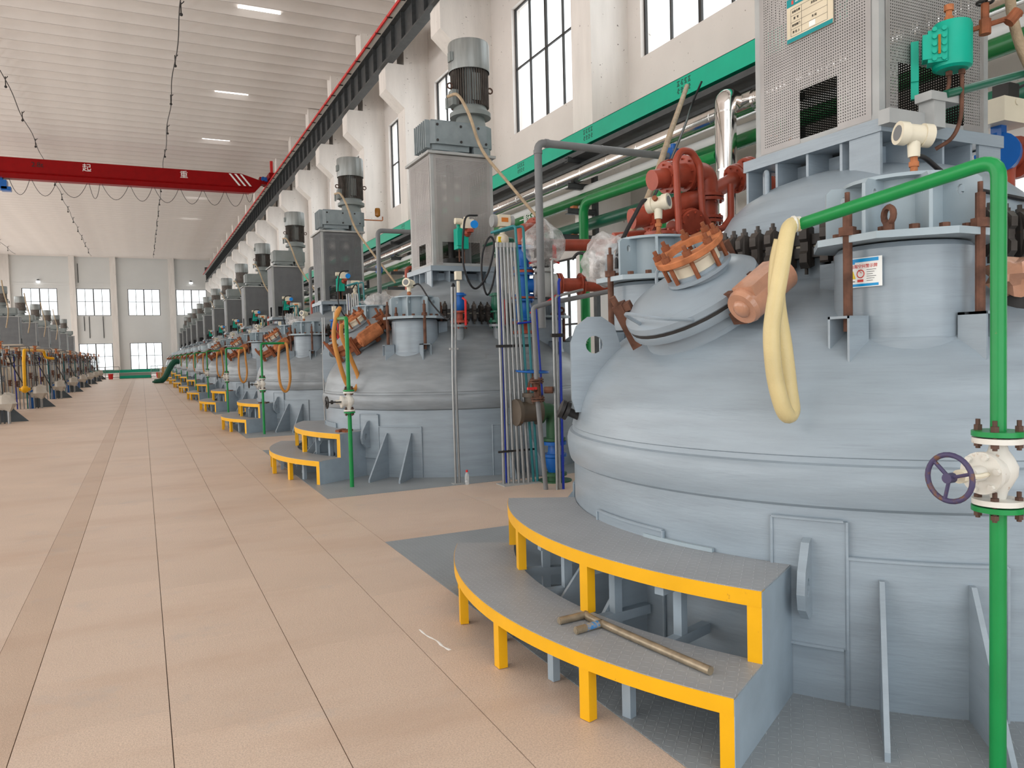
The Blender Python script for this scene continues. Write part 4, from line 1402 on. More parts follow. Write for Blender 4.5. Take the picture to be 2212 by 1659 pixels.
for k in range(12):
    steps(k)
part('shackle_lug', lambda b: b.tube(bend([(-.80, .30, 3.16), (-.80, .30, 3.36), (-.86, .22, 3.36), (-.86, .22, 3.12)], .04, 6), .02, 8), GREY, R0, sm=50)
part('side_nozzle', lambda b: (b.cyl((-2.2, .9, 1.45), (-2.30, .94, 1.50), .035, n=12), b.cyl((-2.30, .94, 1.50), (-2.325, .95, 1.512), .075, n=16), b.cyl((-2.335, .954, 1.517), (-2.36, .964, 1.529), .075, n=16)), IRON, R0, sm=30)
o = part('weld_strip', lambda b: b.sector(2.424, 2.45, 186, 199, .751, .775, 10), DRUM, R0, sm=0)
for k in range(1, 7):
    t = thing('rusty_bars', 'short rusty bars lying on the steps of the %s reactor, right row' % ORD[k], 'bars', (CX, CY + PITCH * k, .75), R(205), 'rusty bars left on the steps')
    for j in range(5):
        part('bar', lambda b: b.bx((0, 0, .014), (.30, .05, .028)), RUST if k % 2 else RUSTD, t, key=('rbar', k % 2), sm=0, loc=(2.68 + .02 * sin(j * 4.1), -.10 + .055 * j, .012 * (j % 2) * 0), rot=(0, 0, .5 + .3 * sin(j * 2.2)))

# ================================================================== PIPES ALONG THE LONG WALL
t = thing('cable_tray', 'wide teal cable tray with black stencils running along the long wall', 'tray')
part('side_plate', lambda b: (b.box((8.70, YN, 6.35), (8.72, 118, 6.70)), b.box((8.70, YN, 6.69), (8.75, 118, 6.70))), TEAL, t, sm=0)
part('tray_bottom', lambda b: (b.box((8.72, YN, 6.36), (9.36, 118, 6.38)), b.box((9.34, YN, 6.36), (9.36, 118, 6.7))), TEAL, t, sm=0)
part('lower_ladder', lambda b: (b.box((8.72, YN, 6.20), (8.75, 118, 6.30)), b.box((9.25, YN, 6.20), (9.28, 118, 6.30)), b.box((8.75, YN, 6.20), (9.25, 118, 6.22)), b.box((8.95, YN, 6.02), (9.0, 118, 6.12))), DARK, t, sm=0, label='dark lower cable ladder')
for q in range(9):
    y = 7.74 + 3.2 * q
    part('stencil', lambda b: [b.box((-.002, c * .10 - .035 + .012 * ((c * 3 + r_ + s_) % 3), r_ * -.13 + s_ * .025), (0, c * .10 + .035 - .010 * ((c + r_ * 2 + s_) % 3), r_ * -.13 + s_ * .025 + .014)) for c in range(4) for r_ in range(2) for s_ in range(4)],
         BLK, t, key='stencil', sm=0, loc=(8.699, y - .15, 6.56), label='black stencil mark')
for q, y in enumerate(coly[:12]):
    t = thing('pipe_bracket', 'dark steel bracket under the wall pipes, %s from the near end' % ORD[q], 'bracket', (0, y, 0))
    part('upright', lambda b: b.box((9.30, -.62, .3), (9.395, -.48, 6.35)), DARK, t, key='pb_u', sm=0)
    for z, x0 in ((6.17, 8.62), (5.60, 8.62), (5.05, 8.6), (4.47, 8.45)):
        part('arm', lambda b: (b.box((x0, -.62, z - .06), (9.35, -.60, z + .06)), b.box((x0, -.62, z - .06), (9.35, -.48, z - .045)), b.box((x0, -.62, z + .045), (9.35, -.48, z + .06))), DARK, t, key=('pb_a', z), sm=0)
    part('pipe_shoe', lambda b: (b.bx((8.8, -.55, 5.14), (.12, .14, .06)), b.bx((8.78, -.55, 4.545), (.12, .14, .05))), ORUST, t, key='pb_s', sm=0)


def long_pipe(name, lb, mt, x, z, r, y0, y1, rings=0, n=20):
    t = thing(name, lb, 'pipe')
    part('pipe_run', lambda b: b.cyl((x, max(y0, YN + .1), z), (x, y1, z), r, n=n), mt, t, sm=50)
    if rings:
        y = y0 + .6
        while y < min(y1, 60):
            part('seam_ring', lambda b: b.cyl((0, -.012, 0), (0, .012, 0), r + .005, n=n), mt, t, key=('seam', r), loc=(x, y, z), sm=30)
            y += rings
    return t


cp = long_pipe('insulated_pipe', 'thick aluminium clad pipe along the long wall with a shiny drop leg', CHROME, 8.84, 5.82, .165, YN, 110, 1.05)
part('drop_leg', lambda b: b.tube(bend([(8.62, 9.62, 5.85), (8.40, 9.55, 5.86), (8.40, 9.55, 3.3)], .16), .165, 20), CHROMEV, cp, sm=50)
for z in (5.62, 4.72):
    part('drop_collar', lambda b: b.cyl((8.40, 9.55, z), (8.40, 9.55, z + .025), .171, n=20), CHROMEV, cp, sm=30)
part('tee_saddle', lambda b: b.cyl((8.84, 9.3, 5.82), (8.84, 9.9, 5.82), .195, n=20), CHROME, cp, sm=30)
o = long_pipe('insulated_pipe', 'pale grey duct pipe along the long wall between the aluminium and the green pipes', FARW, 9.12, 5.52, .12, YN, 110)
g1 = long_pipe('green_pipe', 'thick mid-green pipe along the long wall, lettered in white', GRND, 8.86, 5.28, .115, YN, 110)
text('lettering', '一循环水', .21, WPRINT, axes((8.86 - .118, 17.15, 5.25), (0, -1, 0), (0, 0, 1), (-1, 0, 0)), g1)
text('lettering', '一循环水', .21, WPRINT, axes((8.86 - .118, 26.2, 5.25), (0, -1, 0), (0, 0, 1), (-1, 0, 0)), g1)
g2 = long_pipe('green_pipe', 'dark bluish green pipe along the long wall, the lowest of the big pipes', GRNB, 8.78, 4.66, .125, YN, 110)
text('lettering', '一循环水', .2, WPRINT, axes((8.78 - .128, 19.3, 4.66), (0, -1, 0), (0, 0, 1), (-1, 0, 0)), g2)
t = thing('green_pipe', 'bright green drop pipe bending down in front of the wall pipes behind the second reactor', 'pipe')
part('pipe_run', lambda b: b.tube(bend([(8.55, 9.9, 5.06), (8.45, 13.98, 5.06), (8.45, 13.98, 0)], .3), .10, 18), GRN, t, sm=50)
text('lettering', '循环水', .14, WPRINT, axes((8.45 - .072, 13.98 - .072, 2.3), (0, 0, -1), (.707, -.707, 0), (-.707, -.707, 0)), t)
t = thing('green_pipe', 'vertical green pipe behind the red valve stack of the nearest reactor', 'pipe')
part('pipe_run', lambda b: b.tube(bend([(8.0, 10.15, 4.66), (7.55, 10.15, 4.62), (7.55, 10.15, 0)], .2), .105, 18), GRN, t, sm=50)
t = thing('grey_pvc_pipe', 'tall grey pipe elbow reaching from the wall pipes over to the second reactor', 'pipe')
part('pipe_run', lambda b: b.tube(bend([(8.55, 11.0, 5.30), (5.83, 11.0, 5.30), (5.83, 11.0, 2.35)], .13), .062, 16), PVC, t, sm=50)
part('sockets', lambda b: (b.cyl((5.83, 11, 5.12), (5.83, 11, 5.18), .071, n=16), b.cyl((5.96, 11, 5.3), (6.02, 11, 5.3), .071, n=16), b.cyl((7.0, 11, 5.3), (7.04, 11, 5.3), .067, n=16)), PVC, t, sm=30)
part('valve', lambda b: (b.cyl((8.38, 11, 5.30), (8.42, 11, 5.30), .15, n=16), b.cyl((8.42, 11, 5.30), (8.56, 11, 5.30), .11, n=16), b.cyl((8.56, 11, 5.30), (8.60, 11, 5.30), .15, n=16), b.cyl((8.5, 11, 5.3), (8.5, 11, 5.52), .05, n=10)), BLUE, t, sm=30, label='blue valve')
for k in (2, 3, 4):
    t = thing('grey_pvc_pipe', 'grey pipe elbow between the wall pipes and the %s reactor' % ORD[k], 'pipe', (0, PITCH * (k - 1), 0))
    part('pipe_run', lambda b: b.tube(bend([(8.55, 11.0, 5.30), (5.83, 11.0, 5.30), (5.83, 11.0, 2.35)], .13), .062, 12), PVC, t, key='pvcfar', sm=50)
    part('valve', lambda b: (b.cyl((8.38, 11, 5.30), (8.42, 11, 5.30), .15, n=16), b.cyl((8.42, 11, 5.30), (8.56, 11, 5.30), .11, n=16), b.cyl((8.56, 11, 5.30), (8.60, 11, 5.30), .15, n=16)), BLUE, t, key='pvcv', sm=30)


# ================================================================== VALVES AND FITTINGS (helpers)
def flg(b, c, d, r, t=.03, nb=8, gap=.012):
    """a pair of bolted flanges"""
    c, d = V(c), V(d).normalized()
    x, y, _ = frame(d)
    b.cyl(c - d * (t + gap / 2), c - d * (gap / 2), r, n=20)
    b.cyl(c + d * (gap / 2), c + d * (t + gap / 2), r, n=20)
    for i in range(nb):
        a = 2 * pi * i / nb
        p = c + (x * cos(a) + y * sin(a)) * (r * .8)
        b.cyl(p - d * (t + .03), p + d * (t + .03), .011, n=6)


def wheel(b, c, ax, rad, tube=.014, spokes=3, ph=.3):
    c, ax = V(c), V(ax).normalized()
    x, y, _ = frame(ax)
    b.torus(c, ax, rad, tube, 28, 8)
    b.cyl(c - ax * .02, c + ax * .02, tube * 1.9, n=12)
    for i in range(spokes):
        a = 2 * pi * i / spokes + ph
        e = c + (x * cos(a) + y * sin(a)) * rad
        b.cyl(c, e, tube * .75, n=6)


# ================================================================== WATER STANDPIPES AND HOSES
AX1 = V((-.99, -.02, .0)).normalized()


def standpipe(k):
    if k == 0:
        x, y, top = 3.36, 2.11, 2.77
        end = V((-.18, .95, 2.63))
        vz = 1.42
        loc = (x, y, 0)
    else:
        loc = (CX - 2.585, CY - 2.18 + PITCH * k, 0)
        top = (0, 2.55, 2.35, 2.35)[k] if k < 4 else 2.35
        end = V((.16, 1.3, top + .05)) if k == 1 else V((.62, .15, top))
        vz = 1.30
    r = .032 if k == 0 else .03
    t = thing('water_standpipe', 'green water standpipe with a hand valve in front of the %s reactor, right row' % ORD[k], 'standpipe', loc, 0, 'green standpipes')
    n = 18 if k < 2 else 8
    part('lower_pipe', lambda b: b.cyl((0, 0, 0), (0, 0, vz - .155), r * 1.05, n=n), GRN, t, sm=40, key=('splow', k == 0, n, vz))
    part('upper_pipe', lambda b: b.tube(bend([(0, 0, vz + .16), (0, 0, top), end], .07, 6), r, n), GRN, t, sm=50)
    if k < 5:
        for z in (vz + .165, vz - .165):
            part('pipe_flange', lambda b: b.cyl((0, 0, -.011), (0, 0, .011), .085 * (1.23 if k == 0 else 1), n=24), GRN, t, sm=30, key=('spfl', k == 0), loc=(0, 0, z))
        fr_ = .083 * (1.23 if k == 0 else 1)

        def body(b):
            for z in (vz + .135, vz - .135):
                b.cyl((0, 0, z - .012), (0, 0, z + .012), fr_, n=24)
            b.lathe([(.030, -.125), (.038, -.09), (.055, -.06), (.075, -.02), (.078, .02), (.06, .06), (.040, .09), (.032, .125)], 20, (0, 0, vz))
            p = AX1
            c = V((0, 0, vz))
            b.cyl(c, c + p * .115, .07, n=22)
            b.cyl(c + p * .10, c + p * .125, .092, n=24)
            b.cyl(c + p * .12, c + p * .20, .034, n=14)
        vv = part('valve', body, WHITE, t, sm=35, key=('spv', k == 0, vz))
        c = V((0, 0, vz))

        def yoke(b):
            x, y, _ = frame(AX1)
            for s_ in (-1, 1):
                b.tube([c + AX1 * .12 + x * .03 * s_, c + AX1 * .20 + x * .045 * s_, c + AX1 * .265 + x * .02 * s_], .011, 6)
            b.cyl(c + AX1 * .12, c + AX1 * .345, .010, n=8)
            b.cyl(c + AX1 * .245, c + AX1 * .275, .03, n=12)
        part('yoke', yoke, CREAM if k == 0 else IRON, vv, sm=30, key=('spy', k == 0, vz))
        part('hand_wheel', lambda b: wheel(b, c + AX1 * .335, AX1, .098 if k == 0 else .085, .0115), WHEEL if k == 0 else IRON, vv, sm=50, key=('spw', k == 0, vz), label='worn blue hand wheel')

        def blt(b):
            b.cyl((0, 0, -.065), (0, 0, .065), .010, n=8)
            b.cyl((0, 0, .016), (0, 0, .040), .018, n=6)
            b.cyl((0, 0, -.055), (0, 0, -.035), .018, n=6)
        for q in range(4):
            a = 2 * pi * q / 4 + .4
            for z in (vz + .16, vz - .15):
                part('flange_bolt', blt, BOLT, t, sm=0, key='spb', loc=(fr_ * .76 * cos(a), fr_ * .76 * sin(a), z))
        if k == 0:
            def bon(b):
                x, y, _ = frame(AX1)
                for q in range(6):
                    a = 2 * pi * q / 6 + .2
                    p = c + AX1 * .125 + (x * cos(a) + y * sin(a)) * .075
                    b.cyl(p, p + AX1 * .016, .014, n=6)
            part('bonnet_bolts', bon, WHITE, vv, sm=0)
            part('band', lambda b: (b.cyl((0, 0, .0), (0, 0, .02), .06, n=16),), GRN, t, sm=30)
    # hose hanging from the arm end
    Ed = V(loc) + end
    if k == 0:
        U = V((.902, -.432, 0))
        T = V((-.2, -.98, 0))

        def P(px, py, dp=0.0):
            return Ed + U * ((px - 1725) * .00246) + V((0, 0, (478 - py) * .00246 + .0)) + T * dp
        h = thing('water_hose', 'thick cream hose doubled over and hanging from the nearest green standpipe', 'hose')
        pts = [P(1722, 478), P(1704, 480, .02), P(1688, 500, .05), P(1672, 560, .07), P(1656, 660, .06), P(1652, 720, .05), P(1660, 800, .04), P(1676, 862, .03), P(1696, 890, .0), P(1713, 880, -.03), P(1712, 830, -.05), P(1702, 740, -.05), P(1688, 640, -.05), P(1686, 560, -.03), P(1690, 510, .0)]
        sp = sm_pts(pts, 8)
        part('hose_tube', lambda b: b.tube(sp, [.038 + .007 * min(1, i / 30) for i in range(len(sp))], 14), HOSE, h, sm=60)
        part('clip', lambda b: (b.torus(P(1712, 478, .01), U + V((0, 0, .1)), .036, .012, 16, 6), b.cyl(P(1716, 477), P(1728, 476), .040, n=16)), WHITE, h, sm=40)
    elif k < 9:
        h = thing('water_hose', 'orange hose loop hanging from the green standpipe of the %s reactor' % ORD[k], 'hose', Ed, 0, 'orange hoses')

        def loop(b):
            if k == 1:
                pts = [(0, .0, 0), (-.0, .02, .10), (.03, -.1, .17), (-.06, -.2, .0), (-.12, -.25, -.3), (-.05, -.25, -.7), (.08, -.2, -1.08), (.22, -.15, -1.18), (.30, -.1, -1.0), (.20, -.1, -.7), (.05, -.1, -.3), (.06, -.05, -.1)]
            else:
                pts = [(0, 0, 0), (.05, -.02, -.05), (.07, -.05, -.4), (.10, -.06, -.9), (.03, -.05, -1.22), (-.08, -.05, -1.25), (-.17, -.05, -1.0), (-.18, -.04, -.5), (-.14, -.02, -.1), (-.06, 0, .0)]
            b.tube(sm_pts(pts, 5), .036, 8)
        part('hose_tube', loop, HOSEO, h, key=('hose', k == 1), sm=60)


for k in range(10):
    standpipe(k)

# ---- pipe tool left on the lower tread, water bottle
t = thing('pipe_wrench_bar', 'worn steel pipe bar with two short stubs lying on the lower tread', 'tool')
part('bar', lambda b: b.tube(sm_pts([(2.36, 3.98, .393), (2.35, 3.93, .393), (2.36, 3.80, .393), (2.41, 3.40, .393), (2.47, 2.97, .393)], 4), .0225, 14), TOOL, t, sm=50)
part('stub', lambda b: (b.cyl((2.36, 3.97, .393), (2.165, 3.955, .393), .0225, n=14), b.cyl((2.165, 3.955, .393), (2.16, 3.9546, .393), .017, n=14)), TOOL, t, sm=40)
part('stub', lambda b: (b.cyl((2.37, 3.80, .393), (2.17, 3.77, .393), .0225, n=14), b.cyl((2.17, 3.77, .393), (2.165, 3.769, .393), .017, n=14)), TOOL, t, sm=40, label='stub with blue paint smear')
part('paint_smear', lambda b: b.cyl((2.33, 3.794, .394), (2.24, 3.78, .394), .0228, n=14, cap=False), mat('blue_smear', (.05, .22, .5), .5, var=.3, rust=.25, rs=30, rustcol=(.3, .27, .22)), t, sm=50)
t = thing('water_bottle', 'clear plastic water bottle with a red cap on the floor by the second reactor', 'bottle', (4.34, 10.72, .0))
part('body', lambda b: b.lathe([(.0, .002), (.028, .0), (.033, .012), (.033, .06), (.031, .065), (.033, .07), (.033, .13), (.03, .15), (.016, .185), (.013, .19), (.013, .2)], 18), BOTTLE, t, sm=40)
part('cap', lambda b: b.cyl((0, 0, .19), (0, 0, .222), .017, n=14), SAFER, t, sm=30)


# ================================================================== INSTRUMENTS
def transmitter(loc, lb, stem=.25, face=(-.6, -.8, .1), small=False, group=None, mt=None):
    t = thing('pressure_transmitter', lb, 'instrument', loc, 0, group)
    f = V(face).normalized()
    s_ = V((0, 0, stem + .06))
    part('housing', lambda b: (b.cyl(s_ - f * .085, s_ + f * .085, .062, n=20), b.cyl(s_ + f * .05, s_ + f * .105, .072, n=20), b.cyl(s_ - f * .105, s_ - f * .05, .072, n=20), b.cyl((0, 0, stem - .08), (0, 0, stem + .02), .035, .04, 12)), CREAM, t, key=('xh', tuple(face), stem), sm=30)
    part('display_window', lambda b: b.cyl(s_ + f * .1, s_ + f * .107, .048, n=18), PVC, t, key=('xw', tuple(face), stem), sm=0)
    part('nipple', lambda b: (b.cyl((0, 0, 0), (0, 0, stem - .07), .022, n=10), b.cyl((0, 0, stem * .2), (0, 0, stem * .2 + .035), .036, n=6), b.cyl((0, 0, stem * .5), (0, 0, stem * .5 + .03), .032, n=6)), ORUST, t, key=('xn', stem), sm=30)
    part('plug', lambda b: b.cyl(s_ + V((f.y, -f.x, 0)) * .05 + V((0, 0, .03)), s_ + V((f.y, -f.x, 0)) * .085 + V((0, 0, .04)), .024, n=10), RUST, t, key=('xp', tuple(face), stem), sm=0)
    return t


transmitter((4.41, 3.30, 2.945), 'cream pressure transmitter on the near drum of the nearest reactor', .28, (-.91, .38, .1))
transmitter((4.30, 5.80, 2.945), 'cream pressure transmitter on the far drum of the nearest reactor', .30, (.5, -.85, .1))
for k in range(1, 6):
    transmitter((4.06, 12.36 + PITCH * (k - 1), 2.945), 'cream pressure transmitter on the drum of the %s reactor' % ORD[k], .16, (-.7, -.7, .1), group='cream pressure transmitters')


def cable(name, lb, pts, r=.012, mt=RUB, sub=6, n=8, group=None, cat='cable', loc=None, key=None):
    if key:
        o = part(name, lambda b: b.tube(sm_pts(pts, sub), r, n), mt, key=key, sm=60, loc=loc)
    else:
        o = part(name, lambda b: b.tube(sm_pts(pts, sub), r, n), mt, sm=60, loc=loc)
    return tag(o, lb, cat, group)


cable('black_cable', 'black cable from the transmitter drooping to the right edge over the nearest reactor', [(4.44, 3.33, 3.16), (4.55, 3.33, 3.16), (4.75, 3.33, 3.07), (4.98, 3.32, 3.0), (5.25, 3.3, 2.97), (5.75, 3.28, 2.93)], .016)
cable('black_cable', 'black cable from the far transmitter of the nearest reactor dropping behind the drum plates', [(4.27, 5.86, 3.32), (4.18, 5.86, 3.33), (4.08, 5.85, 3.2), (3.95, 5.82, 3.02), (3.83, 5.76, 2.86), (3.80, 5.74, 2.7)], .02)

# teal oil pot, its fittings and tubes on the near tower
t = thing('oil_pot', 'teal sealed oil pot with a gauge slot hanging on the nearest tower', 'pot', (5.24, 3.62, 4.05), R(-50))
part('tank', lambda b: b.lathe([(0, -.155), (.10, -.155), (.125, -.14), (.128, -.12), (.128, .14), (.12, .165), (0, .17)], 26), TEALB, t, sm=30)
part('gauge_box', lambda b: (b.bx((-.10, -.075, -.01), (.12, .12, .22)), b.bx((-.125, -.085, -.01), (.135, .11, .17)), *[b.cyl((-.15 + .03, -.145, -.1 + .05 * i), (-.15 + .03, -.155, -.1 + .05 * i), .016, n=8) for i in range(5)], *[b.cyl((-.06, -.137, -.1 + .05 * i), (-.06, -.15, -.1 + .05 * i), .016, n=8) for i in range(5)]), TEALB, t, sm=0)
part('gauge_slot', lambda b: b.bx((-.09, -.146, -.005), (.016, .012, .13)), AMBER, t, sm=0)
part('bracket', lambda b: (b.bx((-.235, .0, -.06), (.05, .05, .28)), b.bx((-.235, .01, -.22), (.05, .04, .2))), TEALB, t, sm=0)
part('top_fitting', lambda b: (b.cyl((-.02, 0, .16), (-.02, 0, .22), .03, n=10), b.cyl((-.02, 0, .22), (-.02, 0, .26), .022, n=6), b.cyl((-.02, 0, .26), (-.02, 0, .30), .032, n=10)), ORUST, t, sm=30)
part('outlet_tubes', lambda b: (b.tube(sm_pts([(-.02, 0, -.15), (-.02, 0, -.25), (-.05, .0, -.32), (-.12, .02, -.36), (-.2, .05, -.36)], 5), .014, 8), b.tube(sm_pts([(.06, 0, -.15), (.06, 0, -.32), (.05, 0, -.5), (0, .02, -.62), (-.1, .05, -.68)], 5), .014, 8),
                                b.cyl((-.02, 0, -.19), (-.02, 0, -.16), .024, n=6), b.cyl((.06, 0, -.19), (.06, 0, -.16), .024, n=6)), RUSTD, t, sm=50)
part('shut_off_valve', lambda b: (b.cyl((.10, 0, .10), (.42, .05, .17), .018, n=8), b.cyl((.20, .01, .09), (.20, .01, .27), .026, n=10), b.cyl((.2, .01, .06), (.2, .01, .16), .038, n=10), b.cyl((.34, .03, .12), (.40, .04, .19), .04, n=10)), RUST, t, sm=30)
part('valve_wheel', lambda b: wheel(b, (.20, .01, .28), (0, 0, 1), .05, .009, 4), IRON, t, sm=40)
t = thing('tower_bracket', 'whitish steel channel bracket on the nearest tower with a green pipe end', 'bracket', (5.08, 3.62, 3.56))
part('channel', lambda b: (b.box((-.10, -.03, .10), (.22, .10, .16)), b.box((-.06, -.02, -.08), (.06, .10, .12)), b.box((-.42, .05, -.07), (-.05, .14, .03))), POST, t, sm=0)
part('green_pipe_end', lambda b: b.cyl((.06, -.02, .15), (1.5, -.10, .56), .03, n=14), GRNB, t, sm=40)
cable('flexible_conduit', 'tan flexible conduit hanging at the right of the nearest tower', [(5.45, 3.3, 4.6), (5.62, 3.45, 4.40), (5.78, 3.5, 4.18), (5.95, 3.5, 3.95), (6.3, 3.5, 3.66)], .034, FLEX, cat='conduit')
cable('black_cable', 'thick black cable at the upper right edge by the nearest tower', [(5.4, 3.2, 4.62), (5.55, 3.25, 4.42), (5.8, 3.25, 4.20), (6.2, 3.25, 4.0)], .02)
t = thing('motorised_valve', 'red flanged pipe with a blue valve and cream actuator right of the nearest tower', 'valve', (7.35, 4.6, 0))
part('neck', lambda b: (b.cyl((0, 0, 1.9), (0, 0, 3.1), .13, n=18), flg(b, (0, 0, 3.12), (0, 0, 1), .2)), REDOX, t, sm=35)
part('elbow', lambda b: (b.tube(bend([(0, 0, 3.16), (0, 0, 3.72), (.8, .1, 3.75)], .25), .12, 16), flg(b, (.28, .03, 3.72), (1, .12, 0), .2)), REDOX, t, sm=45)
part('butterfly_body', lambda b: (b.cyl((-.10, -.03, 3.72), (-.02, 0, 3.72), .19, n=20), b.bx((-.06, -.02, 3.95), (.08, .1, .2))), BLUE, t, sm=30)
part('actuator', lambda b: (b.bx((-.02, -.06, 4.08), (.42, .24, .22)), b.cyl((-.05, -.19, 4.15), (-.05, -.06, 4.15), .03, n=8), b.cyl((.12, -.19, 4.05), (.12, -.06, 4.05), .03, n=8)), CREAM, t, sm=0)
part('limit_switch', lambda b: b.bx((-.02, -.06, 4.27), (.16, .15, .14)), IRON, t, sm=0)
part('actuator_cable', lambda b: b.tube(sm_pts([(.05, -.1, 4.3), (.2, -.2, 4.35), (.36, -.25, 4.2), (.33, -.25, 4.0), (.18, -.22, 3.97)], 6), .014, 8), RUB, t, sm=60)
t = thing('wrapped_fitting', 'fitting wrapped in brown packing film at the right edge of the nearest dome', 'fitting', (4.62, 2.78, 2.33))
part('film', lambda b: (b.ball((0, 0, .03), .17, 16, (1.25, .9, .62), wob=.5, seed=3), b.ball((.22, 0, .05), .15, 14, (1.2, .9, .6), wob=.6, seed=8)), WRAP, t, sm=30)
part('neck', lambda b: b.cyl((0.05, .1, -.32), (.05, .02, .0), .10, n=14), IRON, t, sm=30)

# ---- signs
t = thing('equipment_sign', 'cream and teal equipment notice hanging on the nearest tower', 'sign', (4.748, 4.44, 4.55))
SX = axes((0, 0, 0), (0, -1, 0), (0, 0, 1), (-1, 0, 0))
part('board', lambda b: b.box((-.225, -.17, -.004), (.225, .17, .004), SX), SIGNC, t, sm=0)
part('title_band', lambda b: b.box((-.225, .108, .004), (.225, .17, .0055), SX), SIGNT, t, sm=0)
part('bottom_band', lambda b: b.box((-.225, -.17, .004), (.225, -.138, .0055), SX), SIGNT, t, sm=0)
part('table_lines', lambda b: [b.box((-.185, -.125 + .0525 * i - .001, .004), (.175, -.125 + .0525 * i + .001, .005), SX) for i in range(5)] + [b.box((x - .001, -.125, .004), (x + .001, .085, .005), SX) for x in (-.185, -.075, .175)], BLK, t, sm=0)
part('white_label', lambda b: b.box((.00, -.118, .004), (.06, -.078, .006), SX), SIGNW, t, sm=0)
part('red_mark', lambda b: b.prism([(-.175, .12), (-.155, .12), (-.155, .155), (-.165, .145), (-.175, .155)], .005, .0065, SX), RPRINT, t, sm=0)
text('lettering', '设备管理责任标识牌', .036, WPRINT, SX @ Matrix.Translation((.02, .139, .006)), t)
for i, (a, c) in enumerate((('设备名称', '反应釜'), ('型  号', '—'), ('使用部门', '车 间'), ('责 任 人', ''))):
    z = .058 - .0525 * i
    text('lettering', a, .021, BLK, SX @ Matrix.Translation((-.13, z, .0055)), t)
    if c and c != '—':
        text('lettering', c, .021, BLK, SX @ Matrix.Translation((.05, z, .0055)), t)
dc = V((CX + 1.72 * cos(R(226)), CY + 1.72 * sin(R(226)), 0))
a_ = R(226 - 38)
nrm = V((cos(a_), sin(a_), 0))
t = thing('warning_sign', 'small white and blue safety notice on the near drum of the nearest reactor', 'sign', dc + nrm * .395 + V((0, 0, 2.40)))
SX2 = axes((0, 0, 0), V((0, 0, 1)).cross(nrm), (0, 0, 1), nrm)
part('board', lambda b: b.box((-.105, -.085, -.002), (.105, .085, .002), SX2), SIGNW, t, sm=0)
part('blue_bands', lambda b: (b.box((-.098, .060, .002), (.085, .080, .003), SX2), b.box((-.098, .050, .002), (-.06, .061, .003), SX2), b.box((-.098, -.080, .002), (.085, -.065, .003), SX2)), SIGNB, t, sm=0)
part('warning_triangle', lambda b: b.prism([(-.088, -.035), (-.056, -.035), (-.072, .012)], .002, .0032, SX2), YPRINT, t, sm=0)
part('prohibition_ring', lambda b: (b.torus((-.025, -.008, .003), (0, 0, 1), .022, .003, 20, 4, SX2), b.box((-.03, -.009, .002), (-.002, -.006, .0035), SX2 @ Matrix.Translation((-.012, .0, 0)) @ Matrix.Rotation(-.78, 4, 'Z'))), RPRINT, t, sm=0)
part('red_box', lambda b: b.box((-.045, -.055, .002), (-.008, -.040, .003), SX2), RPRINT, t, sm=0)
part('small_print', lambda b: [b.box((.012, .012 - .0125 * i, .002), (.07 - .01 * (i % 3), .0145 - .0125 * i, .003), SX2) for i in range(6)] + [b.box((-.085, -.052, .002), (-.06, -.048, .003), SX2)], BLK, t, sm=0)
text('lettering', '有限空间警示牌', .024, RPRINT, SX2 @ Matrix.Translation((-.005, .034, .0025)), t)

# ================================================================== RED VALVE STACK OF THE NEAREST REACTOR
t = thing('red_valve_manifold', 'red oxide painted manifold of flanged pipes and valves behind the nearest reactor', 'manifold', (0, 6.3, 0))


def stack(b):
    b.cyl((5.27, 0, 2.2), (5.27, 0, 3.06), .115, n=20)
    flg(b, (5.27, 0, 2.62), (0, 0, 1), .17)
    flg(b, (5.27, 0, 3.10), (0, 0, 1), .18)
    b.cyl((5.27, 0, 3.30), (5.27, 0, 3.50), .115, n=20)
    flg(b, (5.27, 0, 3.28), (0, 0, 1), .17)
    flg(b, (5.27, 0, 3.50), (0, 0, 1), .18)


part('riser', stack, REDOX, t, sm=35)
part('sight_section', lambda b: b.cyl((5.27, 0, 3.12), (5.27, 0, 3.27), .09, n=16), GRN, t, sm=35)
part('elbow', lambda b: (b.tube(bend([(5.27, 0, 3.52), (5.27, 0, 3.76), (4.78, 0, 3.68)], .16, 8), .12, 18), flg(b, (5.03, 0, 3.74), (1, 0, .12), .18)), REDOX, t, sm=45)
part('top_cross', lambda b: (b.cyl((5.05, 0, 3.74), (5.05, .35, 3.80), .10, n=16), flg(b, (5.05, .30, 3.79), (0, 1, .1), .16), b.cyl((4.6, 0, 3.64), (5.0, 0, 3.72), .10, n=16), flg(b, (4.80, 0, 3.68), (1, 0, .16), .16)), REDOX, t, sm=35)
part('lower_branch', lambda b: (b.tube(bend([(4.42, .1, 3.27), (4.75, .05, 3.33), (5.0, .0, 3.45), (5.2, 0, 3.5)], .1), .10, 16), flg(b, (4.62, .07, 3.31), (1, -.15, .2), .16), b.cyl((4.95, .05, 3.35), (4.92, -.2, 3.22), .07, n=12), flg(b, (4.92, -.19, 3.22), (.1, 1, .5), .13)), REDOX, t, sm=40)
part('outlet_pipe', lambda b: (b.cyl((5.3, 0, 3.55), (5.75, .05, 3.76), .085, n=16), flg(b, (5.72, .05, 3.75), (1, 0, .4), .15), b.tube(bend([(5.75, .05, 3.77), (6.0, .06, 3.86), (6.3, .06, 3.6), (6.3, .06, 2.9)], .12), .10, 14), flg(b, (5.9, .06, 3.82), (1, 0, .35), .17), flg(b, (5.48, .3, 3.5), (1, 0, 0), .15)), REDOX, t, sm=40)
